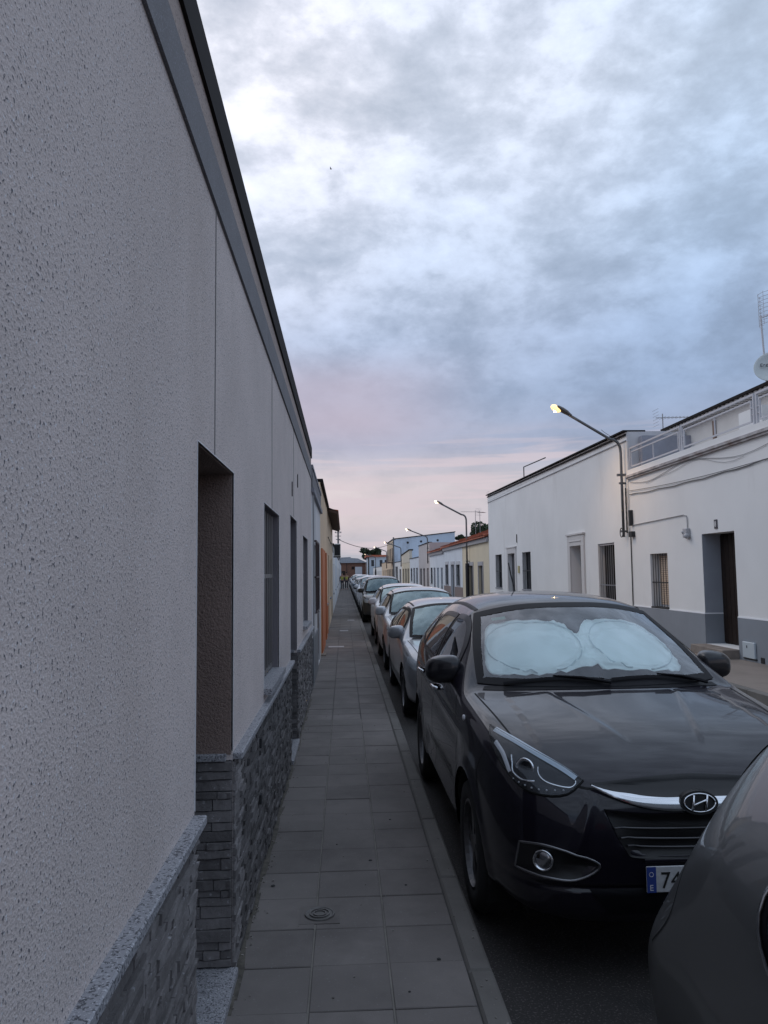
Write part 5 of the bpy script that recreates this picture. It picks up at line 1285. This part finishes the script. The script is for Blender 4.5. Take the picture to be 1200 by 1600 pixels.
# fog lamps
for sg in (1, -1):
    dF = Vector((-sg*.45, .89, 0)); lp = smooth_loop([Vector((sg*x, u, z)) for x, u, z in ((.775, .151, .60), (.66, .061, .605), (.46, .013, .541), (.546, .024, .475), (.663, .061, .470), (.79, .179, .485))], 36, True, sharp=(0, 5))
    fo = orient_out(fin_bm(patch(bvh1, lp, dF, .003, 3), 'fog_lamp_recess', gr_b, suv), dF)
    fin_bm(band(bvh1, lp, dF, .004, .004, .006, thick=.006), 'bezel', mat('satin_trim', (.22, .22, .23), .3, metal=.9), fo)
    fh, fn = cast(bvh1, Vector((sg*.69, .075, .541)), dF); q = Vector((0, 0, 1)).rotation_difference(fn).to_matrix()
    b = B(); b.lathe([(.001, .006), (.030, .004), (.036, .0)], (0, 0, 0), 'z', 24)
    for v in b.bm.verts: v.co = q@v.co+fh+fn*.008
    b.done('lamp', mat('fog_reflector', (.35, .36, .38), .15, metal=1.0), fo, local=True, smooth=True)
    b = B(); b.lathe([(.036, 0), (.040, .012), (.045, .012), (.047, 0)], (0, 0, 0), 'z', 24)
    for v in b.bm.verts: v.co = q@v.co+fh+fn*.006
    b.done('ring', chrome, fo, local=True, smooth=True)
    # headlight internals
    hls = [c for c in children(suv) if c.name.startswith('headlight')]
    d = Vector((-sg*.62, .78, -.12)); par = hls[0] if sg == 1 else hls[1]
    for (x, u, z, rr, nm) in ((.705, .27, .893, .036, 'projector'),):
        hh, hn = cast(bvh1, Vector((sg*x, u, z)), d); q = Vector((0, 0, 1)).rotation_difference((-d).normalized()).to_matrix()
        b = B(); b.lathe([(rr*1.22, -.004), (rr*1.30, .007), (rr*1.0, .009), (rr*.92, -.002)], (0, 0, 0), 'z', 24)
        for v in b.bm.verts: v.co = q@v.co+hh+hn*.003
        b.done('bezel_ring', chrome, par, local=True, smooth=True)
        b = B(); b.lathe([(rr*.9, -.002), (rr*.6, .005), (.001, .008)], (0, 0, 0), 'z', 20)
        for v in b.bm.verts: v.co = q@v.co+hh+hn*.001
        b.done(nm, pane_m, par, local=True, smooth=True)
    sb = bmesh.new(); strip(bvh1, smooth_loop([Vector((sg*x, u, z)) for x, u, z in ((.805, .50, .965), (.792, .40, .935), (.784, .33, .90), (.775, .29, .87))], 20, False), d, .006, .017, sb, .003); fin_bm(sb, 'light_guide', amber, par)
    sb = bmesh.new(); strip(bvh1, smooth_loop([Vector((sg*x, u, z)) for x, u, z in ((.775, .62, 1.0), (.71, .46, .975), (.63, .32, .937), (.55, .21, .897), (.505, .15, .868))], 30, False), d, .009, [.018]*50, sb, .002); fin_bm(sb, 'painted_sky_glint', mat('sky_glint_chrome', (.32, .37, .42), .28, metal=.85), par)  # pale blue strip paints the sky's reflection along the lens top
    sb = bmesh.new(); strip(bvh1, smooth_loop([Vector((sg*x, u, z)) for x, u, z in ((.652, .25, .898), (.650, .22, .872), (.628, .19, .852), (.59, .15, .841), (.545, .12, .838), (.520, .125, .850), (.512, .14, .860))], 30, False), d, .006, .005, sb, .003); fin_bm(sb, 'light_guide', chrome, par)
    sb = bmesh.new(); strip(bvh1, smooth_loop([Vector((sg*x, u, z)) for x, u, z in ((.755, .36, .93), (.748, .33, .90), (.742, .30, .868), (.715, .24, .848), (.675, .20, .850))], 30, False), d, .006, .007, sb, .004); fin_bm(sb, 'projector_bracket', chrome, par)
    b = B()
    for k in range(8):
        t = k/7; pt = Vector((sg*.77, .25, .850)).lerp(Vector((sg*.58, .11, .828)), t)+Vector((0, 0, -.016*math.sin(math.pi*t))); hh, hn = cast(bvh1, pt, d)
        if hh: b.sphere(hh+hn*.006, .005, 1)
    b.done('led', amber, par, local=True)
    # door handles, repeater
    for u in (2.16, 3.10):
        hh, hn = cast(bvh1, Vector((sg*.9, u, 1.00)), (-sg, 0, 0)); b = B()
        b.tube([hh+hn*.006+Vector((0, -.09, 0)), hh+hn*.035+Vector((0, -.06, 0)), hh+hn*.038+Vector((0, .05, .0)), hh+hn*.006+Vector((0, .09, 0))], .013, 8); b.done('door_handle', chrome, suv, local=True, smooth=True)
    hh, hn = cast(bvh1, Vector((sg*.9, 1.03, .99)), (-sg, 0, 0)); b = B(); b.sphere(hh, .03, 2, (.35, 1.0, .6)); b.done('side_repeater', amber, suv, local=True, smooth=True)
# plate writing
pl = [c for c in children(suv) if c.name.startswith('number_plate')][0]; py1 = min(v.co.y for v in pl.data.vertices)
place_text('writing', '748', .098, ink, pl, (-.20, py1-.0016, (.478)-.036), (1, 0, 0), (0, 0, 1), .0006, local=True, sx=.95)
place_text('writing', 'E', .035, mat('plate_letter', (.7, .7, .72), .5), pl, (-.249, py1-.0016, (.478)-.045), (1, 0, 0), (0, 0, 1), .0006, local=True)
b = B()
for k in range(12): b.sphere((-.239+.009*math.cos(R(30*k)), py1-.001, (.478)+.022+.009*math.sin(R(30*k))), .0022, 1)
b.done('stars', mat('plate_letter', (.7, .7, .72)), pl, local=True)
# roof aerial
b = B(); b.tube([(0, 3.55, 1.64), (0, 3.70, 1.78), (0, 3.80, 1.90)], .006, 6); b.done('roof_aerial', trim, suv, local=True)
# sticker on the windscreen
sk = fin_bm(patch(bvh1, smooth_loop([Vector((x, 1.9, z)) for x, z in ((-.53, 1.495), (-.44, 1.50), (-.44, 1.525), (-.53, 1.52))], 16, True, sharp=(0, 1, 2, 3)), (0, 1, -.25), -.006, 2), 'sticker', mat('sticker_green', (.02, .20, .14), .6), suv)
# ---- sunshade inside (a thing of its own)
ss = thing('sunshade', 'silver folding sunshade spread inside the dark car windscreen', 'sunshade', (HX, HY, 0))
sh_out = [(-.665, 1.215), (-.62, 1.18), (-.45, 1.165), (-.20, 1.18), (.0, 1.20), (.22, 1.175), (.50, 1.175), (.585, 1.20), (.60, 1.30), (.585, 1.42), (.53, 1.54), (.44, 1.60), (.26, 1.61), (.12, 1.59), (.05, 1.54), (-.02, 1.48), (-.08, 1.54), (-.15, 1.59), (-.26, 1.612), (-.47, 1.608), (-.58, 1.57), (-.625, 1.45), (-.655, 1.33)]
d = Vector((0, 1, -.25)); lp = smooth_loop([Vector((x, 1.5, z)) for x, z in sh_out], 140, True)
bm = bmesh.new(); c0 = Vector((-.02, 1.5, 1.34)); prev = None; ringsN = 34
def shade_pt(q):
    h_, n_ = cast(bvh1, q, d); 
    if h_ is None: return q
    x, z = q.x, q.z
    cx = -.33 if x < -.02 else .32; rr = math.hypot((x-cx)/.27, (z-1.36)/.155); wr_ = 0
    amp = max(0, min(1, (rr-.85)/.25)); ang = math.atan2(z-1.36, x-cx)
    amp *= .25+.75*math.exp(-((x+.02)/.16)**2)+.3*(z < 1.27)
    rn = 1-abs(mnoise.noise(Vector((x*11+z*5, z*9, 1))))*2; rn2 = 1-abs(mnoise.noise(Vector((x*23, z*17+x*9, 4))))*2
    wr_ += amp*(.006*math.sin(ang*13+x*9)+.030*max(0, rn)**3+.016*max(0, rn2)**3)
    wr_ += .006*mnoise.noise(Vector((x*4, z*6, 7)))
    wr_ += .011*math.exp(-((rr-1.0)/.035)**2)
    return h_+n_*(-.038+wr_)
cv_ = bm.verts.new(shade_pt(c0))
for k in range(1, ringsN+1):
    ring = [bm.verts.new(shade_pt(c0.lerp(p, k/ringsN))) for p in lp]
    for i in range(len(ring)):
        if prev is None: bm.faces.new((cv_, ring[i], ring[(i+1) % len(ring)]))
        else: bm.faces.new((prev[i], ring[i], ring[(i+1) % len(ring)], prev[(i+1) % len(ring)]))
    prev = ring
so = fin_bm(bm, 'panel', mat('silver_shade', (.86, .88, .87), .5, metal=.1), ss)
for cx_, rx_, rz_, a0_, a1_ in ((-.335, .300, .208, -75, 262), (.325, .285, .205, -85, 250)):
    b = B(); pr_ = []
    for k in range(49):
        a_ = R(a0_+(a1_-a0_)*k/48); q_ = Vector((cx_+rx_*math.cos(a_), 1.5, 1.385+rz_*math.sin(a_)))
        q_.x = max(-.63, min(.585-.12*max(0, (q_.z-1.38)/.2), q_.x)); q_.z = min(q_.z, 1.585)
        pr_.append(shade_pt(q_)+Vector((0, -.004, .004)))
    b.tube(pr_, .004, 6); b.done('rim', mat('shade_rim', (.60, .66, .68), .4), ss, local=True, smooth=True)
md = so.modifiers.new('solid', 'SOLIDIFY'); md.thickness = .003; md.offset = -1
# ------------------------------------------------------------------ nearest grey hatchback (rear left corner in view)
grey_p = mat('grey_metallic', (.14, .145, .148), .38, metal=.5, coat=.5)
import copy
STG = copy.deepcopy(ST)
for si, (ps, w_n, z4n) in {13: ([(.85, 1.14), (.70, 1.36), (.56, 1.53)], .90, .80), 14: ([(.78, 1.12), (.64, 1.33), (.50, 1.50)], .875, .80), 15: ([(.69, 1.00), (.58, 1.16), (.46, 1.30)], .87, .76), 16: ([(.60, .88), (.50, .96), (.4, 1.02)], .83, .70), 17: ([(.5, .72), (.45, .75), (.35, .77)], .62, .62)}.items():
    st_ = list(STG[si]); pp = list(st_[5]); pp[0], pp[1], pp[2] = ps; st_[5] = pp; st_[2] = w_n; st_[4] = z4n; STG[si] = tuple(st_)
PG = vari(grey_p, st=STG, gaps=SUVP['gaps'][:2]+[[(3.95, 1.56), (4.12, 1.33), (4.20, 1.08), (4.14, .86), (4.26, .70)]], w=.89, tumble=.80, u=([0, .88, 3.52, 4.41], [0, .85, 3.45, 4.30]), z=([0, .24, 1.12, 1.675], [0, .22, 1.02, 1.58]), wr=.315, chromewin=True, seal=trim,
    sidewins=[('side_window', [(1.62, 1.16), (2.42, 1.16), (2.42, 1.49), (2.12, 1.475), (1.82, 1.33)], (0, 1, 2)), ('side_window', [(2.50, .97), (3.28, .97), (3.44, 1.02), (3.52, 1.12), (3.47, 1.26), (3.32, 1.40), (3.05, 1.49), (2.50, 1.50)], (0, 7))], gs=glass_d, taillight=[(.66, 4.34, .95), (.6, 4.38, .93), (.56, 4.4, .80), (.66, 4.36, .78)])
near, bvhG, TG = make_car('parked_car', 'grey metallic car cut by the lower right corner, showing only its rear pillar', PG, (1.81, -1.68, 0), 2, 'cars parked along the left kerb')
# ------------------------------------------------------------------ further cars
silver = paint_m('silver_paint', (.34, .35, .37), .32, .7); silver2 = paint_m('light_silver_paint', (.50, .51, .53), .35, .5); whitep = paint_m('white_paint', (.62, .64, .67), .3, 0); darkp = paint_m('dark_grey_paint', (.035, .038, .04), .3, .5); bluep = paint_m('blue_grey_paint', (.10, .13, .17), .3, .5); redp = paint_m('dark_red_paint', (.12, .02, .02), .3, .3)
low_z = ([0, .24, 1.12, 1.675], [0, .20, .93, 1.44]); mid_z = ([0, .24, 1.12, 1.675], [0, .22, 1.0, 1.53]); van_z = ([0, .24, 1.12, 1.675], [0, .22, 1.08, 1.72])
hat_u = ([0, .88, 3.52, 4.41], [0, .82, 3.35, 4.10]); sed_u = ([0, .88, 3.52, 4.41], [0, .88, 3.60, 4.50]); sm_u = ([0, .88, 3.52, 4.41], [0, .72, 3.05, 3.75])
dark_gr = [([(-.33, .80), (.33, .80), (.24, .68), (-.24, .68)], gr_b), ([(-.42, .52), (.42, .52), (.36, .38), (-.36, .38)], gr_b)]
bright_gr = [([(-.36, .82), (.36, .82), (.34, .78), (-.34, .78)], chrome), ([(-.34, .775), (.34, .775), (.24, .66), (-.24, .66)], gr_b)]
hl_flat = [(.50, .09, .80), (.62, .15, .85), (.78, .30, .905), (.86, .50, .95), (.87, .42, .86), (.80, .24, .78), (.68, .14, .755), (.56, .09, .765)]
V2 = vari(silver, w=.88, u=sed_u, z=low_z, wr=.31, headlight=hl_flat, grille=dark_gr, see=True, platez=.46)
V3 = vari(silver2, w=.86, u=hat_u, z=mid_z, wr=.31, headlight=hl_flat, grille=dark_gr, see=True, platez=.48)
V4 = vari(whitep, w=.90, u=sed_u, z=mid_z, wr=.32, headlight=hl_flat, grille=dark_gr, see=True, platez=.5)
V5 = vari(darkp, w=.86, u=sm_u, z=van_z, wr=.33, headlight=hl_flat, grille=bright_gr, see=True, platez=.5)
grp = 'cars parked along the left kerb'
make_car('parked_car', 'silver grey saloon parked directly behind the dark aubergine car', V2, (1.60, 9.0, 0), 1, grp)
make_car('parked_car', 'light silver hatchback, second car behind the dark aubergine one', V3, (1.58, 13.75, 0), 1, grp)
make_car('parked_car', 'white car, third behind the dark aubergine one, just before the gap', V4, (1.66, 18.9, 0), 1, grp)
make_car('parked_car', 'small dark boxy car with pale grille strip, first beyond the gap in the row', V5, (1.50, 28.0, 0), 1, grp)
far = [('silver', silver, hat_u, mid_z, 'silver hatchback right behind the small dark boxy car', 32.2), ('white', whitep, sed_u, van_z, 'tall white roofed car, highest roof in the far part of the row', 37.2), ('dark', darkp, hat_u, low_z, 'dark low car behind the tall white roofed one', 42.8), ('grey', bluep, hat_u, mid_z, 'blue grey hatchback far down the parked row', 48.0)]
kids = None; protos = []
for i, (cn, m_, uu, zz, lab, y_) in enumerate(far):
    V = vari(m_, w=.88, u=uu, z=zz, wr=.31, headlight=hl_flat, grille=dark_gr, see=False)
    protos.append(make_car('parked_car', lab, V, (1.51, y_, 0), 0, grp)[0])
kids = kidmap()
more = [(0, 53.2, 'silver hatchback following the blue grey one in the far row'), (1, 58.3, 'white car about midway along the distant row'), (3, 63.8, 'blue grey car behind the distant white one'), (0, 69.2, 'silver car with only roof and glass showing in the distant row'), (2, 75, 'dark car in the distant row before the two walkers'), (1, 81, 'distant white car level with the utility pole'), (0, 88, 'last silver car of the row beside the two walkers'), (3, 96, 'blue grey car at the vanishing end of the row'), (2, 104, 'dark car, farthest of the parked row')]
for k, y_, lab in more:
    c = copy_tree(protos[k], kids); c.location = (1.51+random.uniform(-.03, .05), y_, 0); c['label'] = lab
# ================================================================== WALKERS
def person(loc, lab, phase=1, vest=(.45, .44, .10), face=0):
    t = thing('person', lab, 'person', loc, 'two walkers at the far end of the pavement')
    def skin(name, vs, es, rad, m_):
        me = bpy.data.meshes.new(name); me.from_pydata([Vector(v) for v in vs], es, []); o = bpy.data.objects.new(name, me); C.objects.link(o)
        o.modifiers.new('sk', 'SKIN'); sv = me.skin_vertices[0].data
        for i, r_ in enumerate(rad): sv[i].radius = (r_, r_*.85) if not isinstance(r_, tuple) else r_
        sv[0].use_root = True; o.modifiers.new('ss', 'SUBSURF').levels = 2
        dg = bpy.context.evaluated_depsgraph_get(); m2 = bpy.data.meshes.new_from_object(o.evaluated_get(dg)); bpy.data.objects.remove(o)
        m2.name = name; m2.materials.clear(); m2.materials.append(m_); m2.polygons.foreach_set('use_smooth', [True]*len(m2.polygons)); q = bpy.data.objects.new(name, m2); C.objects.link(q); q.parent = t; return q
    p = phase*.22; skm = mat('skin_tone', (.35, .20, .14), .7); dk = mat('dark_trousers', (.03, .03, .04), .9)
    V = [(0, 0, .95), (0, 0, 1.15), (0, 0, 1.38), (0, 0, 1.50), (0, -.01, 1.62), (0, -.01, 1.72), (-.09, 0, .90), (-.10, -p*.6, .50), (-.10, -p*.4+.05, .09), (-.10, -p*.4-.14, .04), (.09, 0, .90), (.10, p*.5, .50), (.10, p*1.1, .12), (.10, p*1.1-.14, .05), (-.19, 0, 1.40), (-.24, p*.5, 1.14), (-.23, p*.4-.10, .92), (-.23, p*.4-.14, .83), (.19, 0, 1.40), (.24, -p*.5, 1.14), (.23, -p*.8, .92), (.23, -p*.9, .83)]
    E_ = [(0, 1), (1, 2), (2, 3), (3, 4), (4, 5), (0, 6), (6, 7), (7, 8), (8, 9), (0, 10), (10, 11), (11, 12), (12, 13), (2, 14), (14, 15), (15, 16), (16, 17), (2, 18), (18, 19), (19, 20), (20, 21)]
    Rr = [.13, .13, .14, .055, .085, .075, .09, .06, .042, .04, .09, .06, .042, .04, .06, .045, .034, .034, .06, .045, .034, .034]
    skin('body', V, E_, Rr, skm)
    skin('trousers', [V[0], V[6], V[7], (V[8][0], V[8][1], .13), V[10], V[11], (V[12][0], V[12][1], .16)], [(0, 1), (1, 2), (2, 3), (0, 4), (4, 5), (5, 6)], [.15, .105, .075, .06, .105, .075, .06], dk)
    skin('hi_vis_vest', [(0, 0, .98), (0, 0, 1.2), (0, 0, 1.42), (-.18, 0, 1.41), (.18, 0, 1.41)], [(0, 1), (1, 2), (2, 3), (2, 4)], [.155, .155, .15, .075, .075], mat('hi_vis_yellow', vest, .8))
    skin('sleeves', [(-.17, 0, 1.40), V[15], V[16], (.17, 0, 1.40), V[19], V[20], (0, 0, 1.38)], [(6, 0), (0, 1), (1, 2), (6, 3), (3, 4), (4, 5)], [.066, .055, .045, .066, .055, .045, .10], dk)
    b = B(); b.sphere((0, .01, 1.745), .098, 2, (.95, 1.05, .9)); b.done('hair', mat('dark_hair', (.02, .015, .012), .8), t, local=True, smooth=True)
    b = B(); b.sphere((0, -.11, 1.665), .016, 1); b.sphere((-.035, -.09, 1.69), .011, 1); b.sphere((.035, -.09, 1.69), .011, 1); b.done('face', skm, t, local=True)
    return t
person((-.22, 76, .13), 'walker in yellow vest nearest the left wall, far down the pavement', 1)
person((.22, 79, .13), 'walker in yellow vest nearer the parked cars, far down the pavement', -1)
